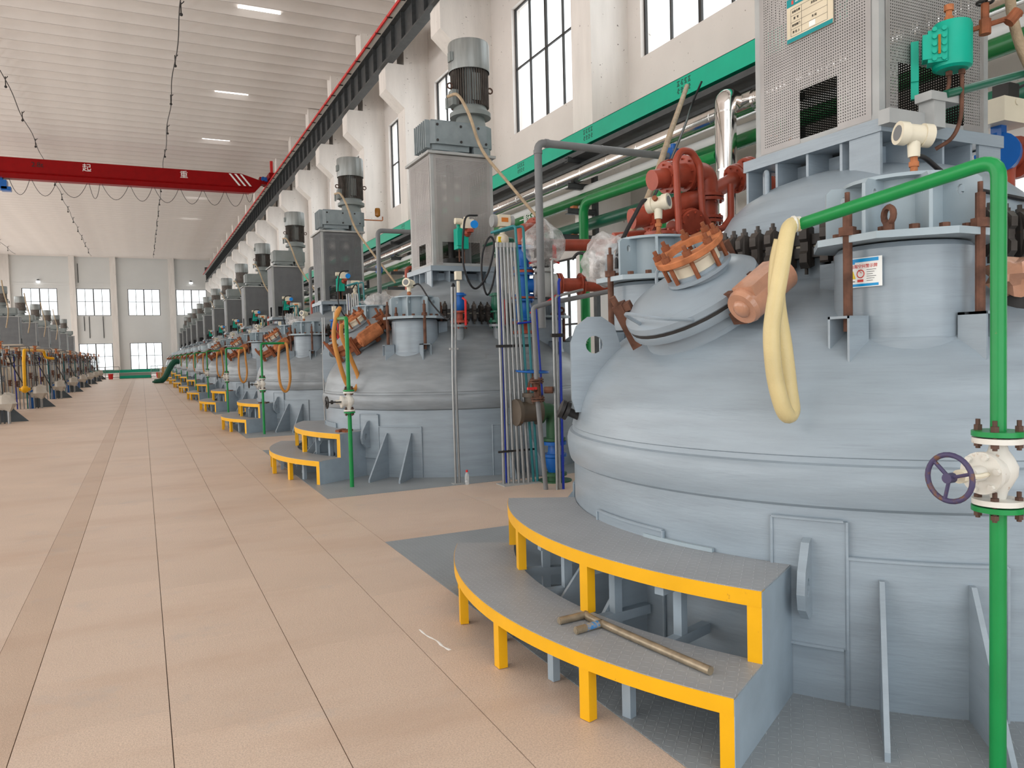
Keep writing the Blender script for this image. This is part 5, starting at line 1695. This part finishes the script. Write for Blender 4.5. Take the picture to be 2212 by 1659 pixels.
part('side_branch', lambda b: (b.cyl((5.27, 0, 2.96), (5.02, -.02, 2.98), .09, n=14), flg(b, (5.08, -.02, 2.975), (1, 0, 0), .15), b.cyl((4.4, .4, 3.12), (5.2, .25, 3.2), .06, n=12), b.cyl((5.0, .2, 3.18), (5.1, .2, 3.2), .12, n=14)), REDOX, t, sm=40)
part('nozzle', lambda b: (b.cyl((4.58, -.15, 2.6), (4.58, -.15, 3.0), .085, n=16), flg(b, (4.58, -.15, 3.07), (0, 0, 1), .155), b.cyl((4.58, -.15, 3.0), (4.58, -.15, 3.05), .10, n=16)), REDOX, t, sm=35)
part('bypass_loop', lambda b: b.tube(bend([(4.78, -.2, 2.75), (4.74, -.2, 3.80), (4.80, -.2, 3.90), (4.93, -.2, 3.90), (5.03, -.2, 3.78), (5.06, -.2, 3.30), (5.16, -.2, 3.16), (5.30, -.2, 3.16), (5.42, -.2, 3.28), (5.42, -.2, 3.62)], .11, 6), .034, 12), REDOX, t, sm=60)
part('blue_valve', lambda b: (b.cyl((5.2, -.12, 2.45), (5.2, -.12, 2.75), .10, n=16), flg(b, (5.2, -.12, 2.73), (0, 0, 1), .15), flg(b, (5.2, -.12, 2.46), (0, 0, 1), .15)), BLUE, t, sm=35, label='blue valve body')
cable('flexible_conduit', 'grey conduit leaning from the nearest reactor up to the teal tray', [(4.35, 6.6, 2.9), (5.0, 6.96, 3.56), (6.65, 8.66, 4.93), (8.1, 10.15, 6.12), (8.3, 10.36, 6.29)], .038, FLEX, 4, cat='conduit')
cable('black_cable', 'black cable beside the conduit leaning up to the teal tray', [(4.6, 6.9, 3.0), (5.05, 6.9, 3.6), (6.9, 8.7, 5.0), (8.25, 10.2, 5.9), (8.4, 10.1, 6.3)], .017, RUB, 4)
t = part('plastic_film', lambda b: b.ball((0, 0, 0), .30, 26, (.72, .9, .8), M=Matrix.Rotation(.5, 4, 'Y'), wob=.35, seed=5), BAG, sm=60, loc=(3.86, 5.98, 2.80))
tag(t, 'crumpled clear plastic film draped over the far drum of the nearest reactor', 'film')

# ================================================================== SECOND REACTOR: PIPES, VALVES, CONDUITS
t = thing('blue_valve_column', 'stack of blue flanged valves with red flanges at the right of the second reactor', 'valve', (5.85, 11.70, 0))


def vbody(b, z0, z1, r=.13):
    b.cyl((0, 0, z0), (0, 0, z0 + .035), r * 1.45, n=20)
    b.cyl((0, 0, z1 - .035), (0, 0, z1), r * 1.45, n=20)
    b.lathe([(r * .95, z0), (r, (z0 * 3 + z1) / 4), (r * 1.15, (z0 + z1) / 2 - .03), (r * 1.15, (z0 + z1) / 2 + .03), (r, (z0 + z1 * 3) / 4), (r * .95, z1)], 20)
    for i in range(8):
        a = 2 * pi * i / 8
        b.cyl((r * 1.2 * cos(a), r * 1.2 * sin(a), z0 - .04), (r * 1.2 * cos(a), r * 1.2 * sin(a), z0 + .06), .012, n=6)
        b.cyl((r * 1.2 * cos(a), r * 1.2 * sin(a), z1 - .06), (r * 1.2 * cos(a), r * 1.2 * sin(a), z1 + .04), .012, n=6)


part('nozzle', lambda b: (b.cyl((0, 0, 1.75), (0, 0, 2.28), .10, n=18), b.cyl((0, 0, 2.22), (0, 0, 2.27), .19, n=20)), GREYF, t, sm=35)
part('red_flange', lambda b: (b.cyl((0, 0, 2.28), (0, 0, 2.33), .20, n=20), b.cyl((0, 0, 2.33), (0, 0, 2.45), .10, n=16), b.cyl((0, 0, 2.45), (0, 0, 2.49), .19, n=20)), REDOX, t, sm=35)
part('lower_valve', lambda b: vbody(b, 2.50, 2.86), BLUE, t, sm=35)
part('tee', lambda b: (b.cyl((0, 0, 2.90), (0, 0, 3.30), .12, n=18), b.cyl((0, 0, 3.09), (.30, -.1, 3.09), .12, n=18), b.cyl((0, 0, 2.9), (0, 0, 2.94), .19, n=20), b.cyl((0, 0, 3.26), (0, 0, 3.30), .19, n=20), b.cyl((.26, -.087, 3.09), (.30, -.1, 3.09), .2, n=20)), BLUE, t, sm=35)
part('red_gaskets', lambda b: (b.cyl((0, 0, 2.87), (0, 0, 2.90), .2, n=20), b.cyl((0, 0, 3.30), (0, 0, 3.34), .2, n=20), b.cyl((.30, -.1, 3.09), (.35, -.115, 3.09), .2, n=20)), REDOX, t, sm=35)
part('upper_valve', lambda b: vbody(b, 3.35, 3.75), BLUE, t, sm=35)
part('elbow', lambda b: (b.cyl((0, 0, 3.76), (0, 0, 3.80), .19, n=20), b.tube(bend([(0, 0, 3.78), (0, 0, 4.02), (.45, .3, 4.12)], .2, 7), .11, 16), flg(b, (.4, .27, 4.11), (.8, .55, .1), .19)), REDOX, t, sm=45)
part('levers', lambda b: (b.tube([(.05, -.15, 2.62), (.3, -.3, 2.80), (.5, -.4, 2.95)], .018, 6), b.tube([(.05, -.15, 3.45), (.35, -.25, 3.52), (.55, -.3, 3.45)], .018, 6)), SAFER, t, sm=40)
t = thing('control_valve', 'grey control valve with its actuator tied in a clear plastic bag', 'valve', (6.13, 11.45, 3.08))
part('body', lambda b: (b.cyl((-.16, .06, 0), (-.10, .04, 0), .19, n=20), b.lathe([(.10, -.2), (.15, -.1), (.15, .12), (.12, .2), (.17, .22), (.17, .27), (.11, .28)], 18), b.cyl((.14, -.04, 0), (.2, -.06, 0), .19, n=20)), POST, t, sm=35)
part('red_pipe', lambda b: (b.cyl((.2, -.06, 0), (1.25, -.3, 0), .115, n=18), flg(b, (.24, -.07, 0), (1, -.23, 0), .2), flg(b, (.62, -.16, 0), (1, -.23, 0), .2), b.cyl((1.25, -.3, 0), (1.25, -.1, 0), .1, n=14)), REDOX, t, sm=40, label='red oxide pipe')
part('actuator', lambda b: (b.cyl((0, 0, .28), (0, 0, .46), .10, n=14), b.bx((.0, 0, .60), (.26, .2, .28)), b.cyl((-.02, -.12, .62), (-.02, -.11, .62), .09, n=14)), IRON, t, sm=30)
part('red_tag', lambda b: (b.bx((.13, -.14, .55), (.07, .01, .22)),), SAFER, t, sm=0)
part('white_tag', lambda b: (b.bx((.08, -.15, .82), (.07, .01, .12)),), SIGNW, t, sm=0)
part('plastic_bag', lambda b: b.add(*(lambda q: (q.v, q.f))(MB().lathe([(.13, .26), (.08, .30), (.20, .40), (.29, .58), (.30, .74), (.25, .88), (.14, .98), (.04, 1.10), (.0, 1.12)], 20, M=Matrix.Diagonal((1.3, 1.1, 1, 1))))), BAG, t, sm=20)
o = part('red_pipe', lambda b: (b.cyl((6.15, 12.1, 3.83), (8.4, 11.4, 3.83), .105, n=18), flg(b, (6.4, 12.02, 3.83), (1, -.3, 0), .17), b.tube(bend([(7.0, 11.2, 3.60), (8.0, 10.9, 3.60)], .1), .05, 10)), REDOX, sm=40)
tag(o, 'upper horizontal red pipe running from the blue valve stack towards the wall', 'pipe')
# conduit bundle
t0 = (4.87, 10.42, 0)


def conduits(k):
    y = PITCH * (k - 1)
    t = thing('conduit_bundle', 'bundle of grey, teal and blue conduits standing on the floor right of the %s reactor' % ORD[k], 'conduits', (t0[0], t0[1] + y, 0), 0, 'conduit bundles in the right row')
    nn = 12 if k == 1 else 6
    for i in range(6):
        part('conduit', lambda b: b.tube([(.074 * i - .06, -.02 * i, .01), (.066 * i - .055, -.014 * i, 1.2), (.052 * i - .07, -.01 * i, 3.55 + .02 * (i % 2))], .0235, nn), GALV, t, key=('cond', i, nn), sm=50)
        if k == 1:
            part('gland', lambda b: b.cyl((.052 * i - .07, -.01 * i, 3.53), (.052 * i - .07, -.01 * i, 3.60), .03, n=8), POST, t, key=('gland', i), sm=30)
    for i, (dx, zt) in enumerate(((.40, 3.86), (.47, 3.86))):
        part('conduit', lambda b: b.tube(bend([(dx, -.08, .01), (dx - .18 + .06 * i, -.04, zt), (dx - .40 - .02 * i, .35, zt - .06)], .05), .02, nn), TEALP, t, key=('condt', i, nn), sm=50, label='teal conduit')
    part('conduit', lambda b: b.cyl((.02, .06, .01), (-.01, .06, 3.5), .02, n=nn), BLUED, t, key=('condb', nn), sm=50, label='blue conduit')
    part('strap', lambda b: (b.bx((.13, -.05, 2.07), (.56, .02, .04)), b.bx((.15, -.05, .5), (.62, .02, .03))), IRON, t, key='cstrap', sm=0)
    part('foot_plate', lambda b: b.box((-.14, -.2, 0), (.58, .1, .012)), POST, t, key='cfoot', sm=0)
    t2 = thing('conduit_pair', 'pair of thin grey conduits standing before the %s reactor' % ORD[k], 'conduits', (4.22, 10.88 + y, 0), 0, 'conduit pairs in the right row')
    for i in range(2):
        part('conduit', lambda b: b.tube([(.06 * i, 0, .01), (.05 * i, 0, 1.6), (.05 * i + .03, 0, 2.98)], .019, nn), GALV, t2, key=('cp', i, nn), sm=50)
    part('foot_plate', lambda b: b.box((-.05, -.06, 0), (.11, .06, .012)), POST, t2, key='cpfoot', sm=0)
    part('strap', lambda b: b.bx((.03, 0, 2.05), (.14, .03, .03)), POST, t2, key='cpst', sm=0)


for k in range(1, 7):
    conduits(k)
cable('black_cable', 'black cable drooping from the drum transmitter to the conduit pair of the second reactor', [(4.12, 12.3, 3.12), (4.2, 12.2, 3.12), (4.33, 12.0, 2.8), (4.40, 11.6, 2.55), (4.42, 11.4, 2.58), (4.33, 11.0, 2.95), (4.28, 10.9, 3.03), (4.25, 10.88, 2.98)], .014)
t = thing('brown_valve', 'brown gate valve with a blue hand wheel on a green elbow', 'valve', (5.30, 10.27, 0))
part('body', lambda b: (b.cyl((-.30, 0, 1.08), (.02, 0, 1.08), .15, n=18), b.cyl((-.34, 0, 1.08), (-.28, 0, 1.08), .2, n=20), b.cyl((0, 0, 1.08), (.05, 0, 1.08), .2, n=20), b.cyl((-.08, 0, 1.08), (-.06, 0, 1.34), .10, n=14), b.cyl((-.06, 0, 1.30), (-.06, 0, 1.36), .14, n=16)), mat('brown_cast', (.10, .08, .06), .5, var=.2, rust=.06), t, sm=35)
part('yoke', lambda b: (b.tube([(-.12, 0, 1.36), (-.10, 0, 1.5), (-.04, 0, 1.58)], .02, 6), b.tube([(.02, 0, 1.36), (.0, 0, 1.5), (-.04, 0, 1.58)], .02, 6), b.cyl((-.04, 0, 1.4), (-.04, 0, 1.70), .014, n=8)), RUSTD, t, sm=30)
part('hand_wheel', lambda b: wheel(b, (-.04, 0, 1.68), (.05, -.05, 1), .24, .016, 4), BLUE, t, sm=50, label='blue hand wheel')
part('elbow', lambda b: (b.tube(bend([(.05, 0, 1.08), (.30, 0, 1.08), (.30, 0, .62)], .2, 8), .115, 18), b.cyl((.05, 0, 1.08), (.09, 0, 1.08), .19, n=18), b.cyl((.30, 0, .62), (.30, 0, .66), .18, n=18)), mat('elbow_green', (.03, .10, .045), .4), t, sm=45)
part('blue_valve', lambda b: (b.cyl((.30, 0, .56), (.30, 0, .61), .19, n=18), b.lathe([(.10, .14), (.13, .22), (.16, .30), (.16, .36), (.10, .44), (.09, .56)], 18, (.30, 0, 0)), b.cyl((.30, 0, .38), (.30, 0, .42), .19, n=18)), BLUE, t, sm=35, label='blue check valve')
part('foot', lambda b: (b.cyl((.30, 0, .0), (.30, 0, .02), .26, n=20), b.cyl((.30, 0, .02), (.30, 0, .14), .14, n=16), b.cyl((.30, 0, .09), (.30, 0, .13), .19, n=16)), mat('elbow_green', (.03, .10, .045), .4), t, sm=30)
t = thing('grey_steam_pipe', 'grey standing pipe with a small brown flanged valve, left of the nearest dome', 'pipe', (5.18, 9.75, 0))
part('pipe_run', lambda b: b.tube(bend([(-.04, -.05, 0), (-.12, -.02, 1.25), (-.16, -.02, 2.60), (.08, .0, 2.66), (1.2, -.15, 2.86), (1.22, -.4, 2.86), (1.22, -.4, 2.3)], .06), .035, 14), PVC, t, sm=50)
part('valve', lambda b: (flg(b, (-.12, -.02, 1.30), (-.05, .02, 1), .10, .02, 4), flg(b, (-.13, -.02, 1.56), (-.05, .02, 1), .10, .02, 4), b.cyl((-.12, -.02, 1.3), (-.13, -.02, 1.56), .05, n=12), b.cyl((-.13, -.02, 1.43), (-.24, -.10, 1.45), .03, n=10), b.cyl((-.05, -.1, 1.43), (.04, -.18, 1.43), .05, n=10)), RUSTD, t, sm=30)
part('valve_knob', lambda b: b.bx((-.25, -.10, 1.46), (.14, .04, .035)), SAFER, t, sm=0)
t = thing('conduit_bundle', 'three slim conduits, one blue, close to the left side of the nearest dome', 'conduits', (5.27, 9.60, 0))
for i, (dx, mt_, zt) in enumerate(((0, GALV, 3.25), (.045, GALV, 2.75), (.10, BLUED, 2.95))):
    part('conduit', lambda b: b.tube(bend([(dx, 0, 0), (dx, 0, zt), (dx + (.02, .45, .02)[i], .0, zt + (.02, .1, .05)[i])], .05), .02, 10), mt_, t, sm=50)
part('strap', lambda b: b.bx((.05, -.02, 2.2), (.2, .04, .05)), IRON, t, sm=0)
o = part('blue_tube', lambda b: b.tube(bend([(5.05, 10.3, 2.40), (5.34, 10.3, 2.43), (5.36, 10.3, 2.7), (5.42, 10.25, 1.1)], .03), .016, 8), BLUED, sm=50)
tag(o, 'thin blue tube behind the grey standing pipe', 'tube')
cable('black_cable', 'thick black cable drooping from the grey standing pipe to the nearest drum', [(5.75, 9.5, 2.98), (5.9, 9.4, 3.0), (5.98, 9.0, 2.85), (5.9, 8.6, 2.55), (5.75, 8.2, 2.52), (5.5, 7.6, 2.75), (5.3, 7.2, 2.8)], .022)
cable('black_cable', 'black cable arching from the plastic film down behind the nearest drum', [(5.6, 9.6, 3.28), (5.68, 9.5, 3.36), (5.85, 9.2, 3.2), (6.0, 8.8, 2.95), (5.8, 8.2, 2.85), (5.0, 7.2, 2.9)], .022)


def nozzle_valve(k, ang, rad, label, c1, c2, h, stemmed=True):
    x, y = CX + rad * cos(R(ang)), CY + PITCH * k + rad * sin(R(ang))
    z0 = dome_z(rad)
    t = thing('nozzle_valve', label, 'valve', (x, y, z0), 0, 'small valves on the domes')
    part('nozzle', lambda b: (b.cyl((0, 0, -.12), (0, 0, .22), .075, n=16), b.cyl((0, 0, .18), (0, 0, .22), .15, n=18)), GREYF, t, key='nv_n', sm=35)
    part('flange', lambda b: (b.cyl((0, 0, .25), (0, 0, .29), .15, n=18), *[b.cyl((.12 * cos(i * pi / 3), .12 * sin(i * pi / 3), .15), (.12 * cos(i * pi / 3), .12 * sin(i * pi / 3), .33), .014, n=6) for i in range(6)]), c1, t, key='nv_f', sm=30)
    part('neck', lambda b: (b.cyl((0, 0, .29), (0, 0, .42), .065, n=14), b.cyl((0, 0, .42), (0, 0, .45), .12, n=16)), c1, t, key='nv_k', sm=30)
    part('body', lambda b: (b.lathe([(.07, .45), (.10, .5), (.11, .58), (.09, .68), (.10, .72)], 16), b.cyl((0, 0, .70), (0, 0, .73), .13, n=16), b.cyl((0, 0, .73), (0, 0, .75), .10, n=16)), c2, t, key='nv_b', sm=35)
    part('lever', lambda b: b.tube([(.03, -.1, .66), (.06, -.15, .62), (.05, -.16, .2)], .02, 7), SAFER, t, key='nv_l', sm=40)
    if stemmed:
        part('sensor', lambda b: (b.cyl((0, 0, .75), (0, 0, .95), .028, n=10), b.bx((0, 0, 1.04), (.10, .09, .14)), b.bx((0, -.047, 1.05), (.07, .005, .05))), CREAM, t, key='nv_s', sm=30)


for k in range(1, 5):
    nozzle_valve(k, 251.5, 1.72, 'red and blue valve with a cream sensor on the dome of the %s reactor' % ORD[k], REDOX, BLUE, .7)
    nozzle_valve(k, 274, 1.72, 'green flanged valve on the dome of the %s reactor' % ORD[k], GRNB, GRNB, .7, False)
    if k > 1:
        nozzle_valve(k, 294, 1.72, 'red valve at the right of the dome of the %s reactor' % ORD[k], REDOX, BLUE, .7, False)


def tower_gear(k):
    y = PITCH * (k - 1)
    G = 'instruments on the towers'
    # teal oil pot
    t = thing('oil_pot', 'small teal oil pot on the tower face of the %s reactor' % ORD[k], 'pot', (5.20, 12.80 + y, 4.0), 0, G)
    part('tank', lambda b: (b.bx((0, 0, 0), (.20, .2, .36)), b.bx((-.08, -.1, 0), (.08, .06, .26)), b.cyl((-.05, 0, .18), (-.05, 0, .26), .03, n=8)), TEALB, t, key='op_t', sm=0)
    part('tubes', lambda b: (b.cyl((-.04, 0, -.4), (-.04, 0, -.18), .015, n=6), b.cyl((.05, 0, -.42), (.05, 0, -.18), .015, n=6), b.bx((0, .14, .05), (.06, .16, .1))), RUSTD, t, key='op_u', sm=0)
    # positioner with blue knob
    t = thing('positioner', 'cream positioner with a bright blue knob on the tower of the %s reactor' % ORD[k], 'instrument', (5.28, 12.72 + y, 4.25), 0, G)
    part('case', lambda b: (b.bx((0, 0.05, 0), (.2, .3, .16)), b.cyl((-.22, 0, .05), (-.1, 0, .05), .055, n=14), b.cyl((0, 0, .08), (0, 0, .13), .05, n=12)), CREAM, t, key='po_c', sm=30)
    part('knob', lambda b: (b.cyl((.10, -.13, -.01), (.10, -.06, -.01), .07, n=14),), SKYB, t, key='po_k', sm=30, label='bright blue knob')
    part('bracket', lambda b: (b.bx((.02, .1, -.12), (.10, .5, .06)), b.ball((.0, .0, -.15), .08, 10)), REDOX, t, key='po_b', sm=30)
    # flow transmitter head
    t = thing('flow_transmitter', 'cream flow meter head with an orange display beside the tower of the %s reactor' % ORD[k], 'instrument', (5.80 if k == 1 else 5.50, 12.35 + y, 4.27 if k == 1 else 3.98), 0, G)
    part('head', lambda b: (b.cyl((-.13, 0, 0), (.13, 0, 0), .105, n=18), b.bx((0, -.06, 0), (.22, .12, .20))), CREAM, t, key='ft_h', sm=30)
    part('end_caps', lambda b: (b.cyl((-.20, 0, 0), (-.13, 0, 0), .11, n=18), b.cyl((.13, 0, 0), (.20, 0, 0), .11, n=18)), POST, t, key='ft_e', sm=30)
    part('display', lambda b: b.bx((0, -.121, .01), (.13, .006, .075)), ORNG, t, key='ft_d', sm=0)
    part('stem', lambda b: (b.cyl((0, 0, -.22), (0, 0, -.09), .045, n=12), b.cyl((0, 0, -.16), (0, 0, -.12), .065, n=12), b.lathe([(.06, -.44), (.10, -.40), (.115, -.33), (.10, -.26), (.05, -.22)], 16)), CREAM, t, key='ft_s', sm=35)
    part('yellow_tag', lambda b: b.bx((-.085, -.07, -.33), (.05, .03, .1)), YPRINT, t, key='ft_y', sm=0)
    part('pipe_stub', lambda b: (b.cyl((.03, .02, -.33), (.22, .1, -.33), .07, n=12), b.cyl((-.03, .3, -.33), (-.03, .74, -.33), .03, n=8)), GRNB, t, key='ft_p', sm=30)
    part('post', lambda b: b.cyl((0.0, .05, -1.95), (0.0, .05, -.4), .022, n=8), GALV, t, key='ft_post', sm=30)
    cable('black_cable', 'looped black cables hanging below the tower instruments of the %s reactor' % ORD[k],
          [(5.35, 12.4, 4.36), (5.1, 12.3, 4.3), (5.02, 12.25, 4.0), (4.98, 12.2, 3.7), (5.0, 12.2, 3.4), (5.12, 12.2, 3.12), (5.25, 12.2, 3.10), (5.42, 12.15, 3.35), (5.52, 12.1, 3.8), (5.45, 12.1, 3.95), (5.33, 12.15, 3.7), (5.32, 12.2, 3.3), (5.40, 12.2, 2.98), (5.5, 12.2, 3.1), (5.58, 12.15, 3.5), (5.56, 12.0, 3.85)],
          .018, group='black cables on the towers', loc=(0, y, 0), key=('twcab',))
    cable('flexible_conduit', 'tan flexible conduit slanting down from the motor of the %s reactor' % ORD[k],
          [(5.30, 13.5, 6.72), (5.40, 13.25, 6.68), (5.55, 13.1, 6.3), (5.75, 13.0, 5.65), (6.05, 12.5, 4.95), (6.55, 11.9, 4.0)], .03, FLEX, 5, 8, 'conduits slanting from the motors', 'conduit', (0, y, 0), ('mcab',))
    if k >= 2:
        o = part('red_pipe_loop', lambda b: (b.tube(bend([(4.85, 15.2, 2.6), (4.85, 15.2, 3.7), (5.1, 15.2, 3.7), (5.1, 15.2, 3.0), (5.5, 15.2, 3.1)], .12), .035, 8), b.cyl((5.3, 15.4, 2.5), (5.3, 15.4, 3.4), .10, n=12), b.cyl((5.3, 15.4, 3.0), (5.3, 15.4, 3.05), .17, n=12), b.cyl((5.3, 15.4, 3.4), (5.3, 15.4, 3.45), .17, n=12)), REDOX, key='redloop', sm=40, loc=(0, y, 0))
        tag(o, 'red pipe loop behind the dome of the %s reactor' % ORD[k], 'pipe', 'red pipe loops behind the domes')
        if k < 6:
            t = part('plastic_film', lambda b: b.ball((0, 0, 0), .34, 14, (1.1, .8, .8), wob=.8, seed=9), BAG, key='filmfar', sm=25, loc=(4.45, 15.1 + y, 2.95))
            tag(t, 'clear plastic film over a valve behind the dome of the %s reactor' % ORD[k], 'film', 'plastic film behind the domes')


for k in range(1, 8):
    tower_gear(k)
o = part('red_pipe_loop', lambda b: (b.tube(bend([(4.95, 15.2, 2.6), (4.95, 15.2, 3.75), (5.18, 15.2, 3.75), (5.18, 15.2, 3.0), (5.5, 15.2, 3.1)], .12), .04, 8), b.cyl((5.5, 15.4, 2.5), (5.5, 15.4, 3.4), .10, n=12), b.cyl((5.5, 15.4, 3.4), (5.5, 15.4, 3.45), .17, n=12)), REDOX, sm=40)
tag(o, 'red pipe loop behind the dome of the second reactor', 'pipe', 'red pipe loops behind the domes')
o = part('plastic_film', lambda b: b.ball((0, 0, 0), .30, 14, (1.1, .8, .7), wob=.8, seed=4), BAG, sm=25, loc=(4.35, 15.0, 2.98))
tag(o, 'clear plastic film over the rear drum of the second reactor', 'film', 'plastic film behind the domes')
t = thing('breather_cup', 'small amber lubricator cup on an arm beside the motor of the third reactor', 'cup', (6.55, 22.7, 6.0))
part('arm', lambda b: b.tube(bend([(-.45, 0, 0), (.15, 0, 0), (.15, 0, .12)], .04), .018, 6), ORUST, t)
part('cup', lambda b: b.lathe([(.03, .1), (.08, .14), (.085, .3), (.07, .36), (0, .37)], 12), AMBER, t)

# ================================================================== LEFT ROW PIPEWORK
for k in range(8):
    y = 30.3 + PITCH * k
    t = thing('conduit_stand', 'cluster of slim standing pipes before the %s cream reactor in the left row' % ORD[k], 'conduits', (-4.75, y, 0), 0, 'pipe clusters in the left row')
    for i in range(11):
        mt_ = (GALV, PVC, PVC, GALV, BLUED, PVC, GALV, TEALP, PVC, GALV, DARK)[i]
        part('conduit', lambda b: b.cyl((-.75 + .13 * i, .1 * sin(i * 2.1), 0), (-.80 + .13 * i, .1 * sin(i * 2.1), 2.3 + .5 * abs(sin(i * 1.7))), .026, n=6), mt_, t, key=('lcond', i), sm=40)
    part('cross_pipe', lambda b: (b.tube(bend([(-.6, 0, 2.2), (-.6, 0, 2.75), (.3, .2, 2.75), (.3, .2, 2.4)], .1), .035, 6), b.cyl((-.9, .1, 1.9), (.7, .1, 1.9), .025, n=6)), PVC, t, key='lcross', sm=40)
    def lv(b, x, z, r_, hw):
        b.cyl((x, -.08, z - .13), (x, -.08, z + .13), r_, n=8)
        for dz in (-.13, .1):
            b.cyl((x, -.08, z + dz), (x, -.08, z + dz + .03), r_ * 2.0, n=8)
        b.cyl((x, -.08, z), (x + .03, -.26, z + .02), r_ * .45, n=6)
        if hw:
            b.torus((x + .03, -.27, z + .02), (.15, -1, 0), r_ * 1.7, .012, 10, 4)
    for i in range(9):
        part('small_valve', lambda b: lv(b, 0, 0, .045, True), RUSTD if i % 3 else PVC, t, key='lvalve', sm=30, loc=(-.7 + .13 * i, 0, (2.2 if i % 2 else 1.35) + .25 * sin(i * 2.7)))
    for i in range(4):
        part('small_valve', lambda b: lv(b, 0, 0, .05, False), ORUST, t, key='lvalve2', sm=30, loc=(-.5 + .35 * i, .02, 2.5 + .12 * sin(i * 2.7)), label='orange valve')
    for i in range(5):
        part('conduit', lambda b: b.cyl((0, 0, 0), (.03, 0, 2.4), .022, n=5), (RUSTD, PVC, RUSTD, DARK, PVC)[i], t, key='lcond_b', sm=40, loc=(-.7 + .28 * i, .18, 0))
    part('cables', lambda b: (b.tube(sm_pts([(-.5, -.1, 2.5), (-.3, -.1, 1.9), (.0, -.1, 1.2), (.25, -.1, .6)], 4), .025, 5), b.torus((-.4, -.1, 2.2), (.3, 1, 0), .22, .025, 14, 5)), RUB, t, key='lcab', sm=40)
    t = thing('wrapped_valve', 'valve wrapped in a white sack at the foot of the %s cream reactor' % ORD[k], 'valve', (-4.15, y + .1, 0), 0, 'wrapped valves in the left row')
    part('sack', lambda b: b.ball((0, 0, .74), .32, 14, (1, .8, .95), wob=.45, seed=2), BAGW, t, key='wsack', sm=25)
    part('neck', lambda b: (b.tube(bend([(-.3, 0, .0), (-.3, 0, .75), (0, 0, .75)], .12), .09, 8), b.cyl((-.2, 0, .72), (-.12, 0, .72), .16, n=12)), BLUE, t, key='wneck', sm=40)
    part('stand', lambda b: b.cyl((.08, 0, 0), (.08, 0, .6), .05, n=8), GALV, t, key='wstand', sm=40)
    t = thing('floor_gusset', 'dark grey triangular gusset plate on the floor before the %s cream reactor' % ORD[k], 'plate', (-4.6, y + .9, 0), 0, 'gusset plates in the left row')
    part('plate', lambda b: b.add([(0, -.02, 0), (1.0, -.02, 0), (.12, -.02, .9), (0, -.02, .9), (0, .02, 0), (1.0, .02, 0), (.12, .02, .9), (0, .02, .9)], [(0, 1, 2, 3), (7, 6, 5, 4), (0, 4, 5, 1), (1, 5, 6, 2), (2, 6, 7, 3), (3, 7, 4, 0)]), mat('dark_slate', (.075, .09, .10), .5), t, key='lgus', sm=0)
    if k < 6:
        cable('flexible_conduit', 'pale cable curving down the tower of the %s cream reactor in the left row' % ORD[k], [(-6.95, y + 3.0, 6.7), (-6.8, y + 2.4, 6.0), (-6.6, y + 2.2, 5.0), (-6.75, y + 2.3, 4.0)], .035, FLEX, 4, 6, 'cables on the left towers', 'conduit')
t = thing('yellow_pipe', 'yellow pipe crossing the pipe clusters of the left row', 'pipe')
part('pipe_run', lambda b: b.tube(bend([(-4.5, 38.2, 1.0), (-4.5, 38.3, 2.1), (-4.5, 38.6, 2.56), (-4.5, 45.8, 2.62), (-4.45, 46.0, 2.25), (-4.1, 46.2, 2.2)], .2), .065, 8), YEL, t, sm=50)
part('valve', lambda b: (b.ball((-4.5, 38.2, .9), .16, 10), b.cyl((-4.7, 38.2, .9), (-4.3, 38.2, .9), .07, n=8)), YEL, t, sm=40)
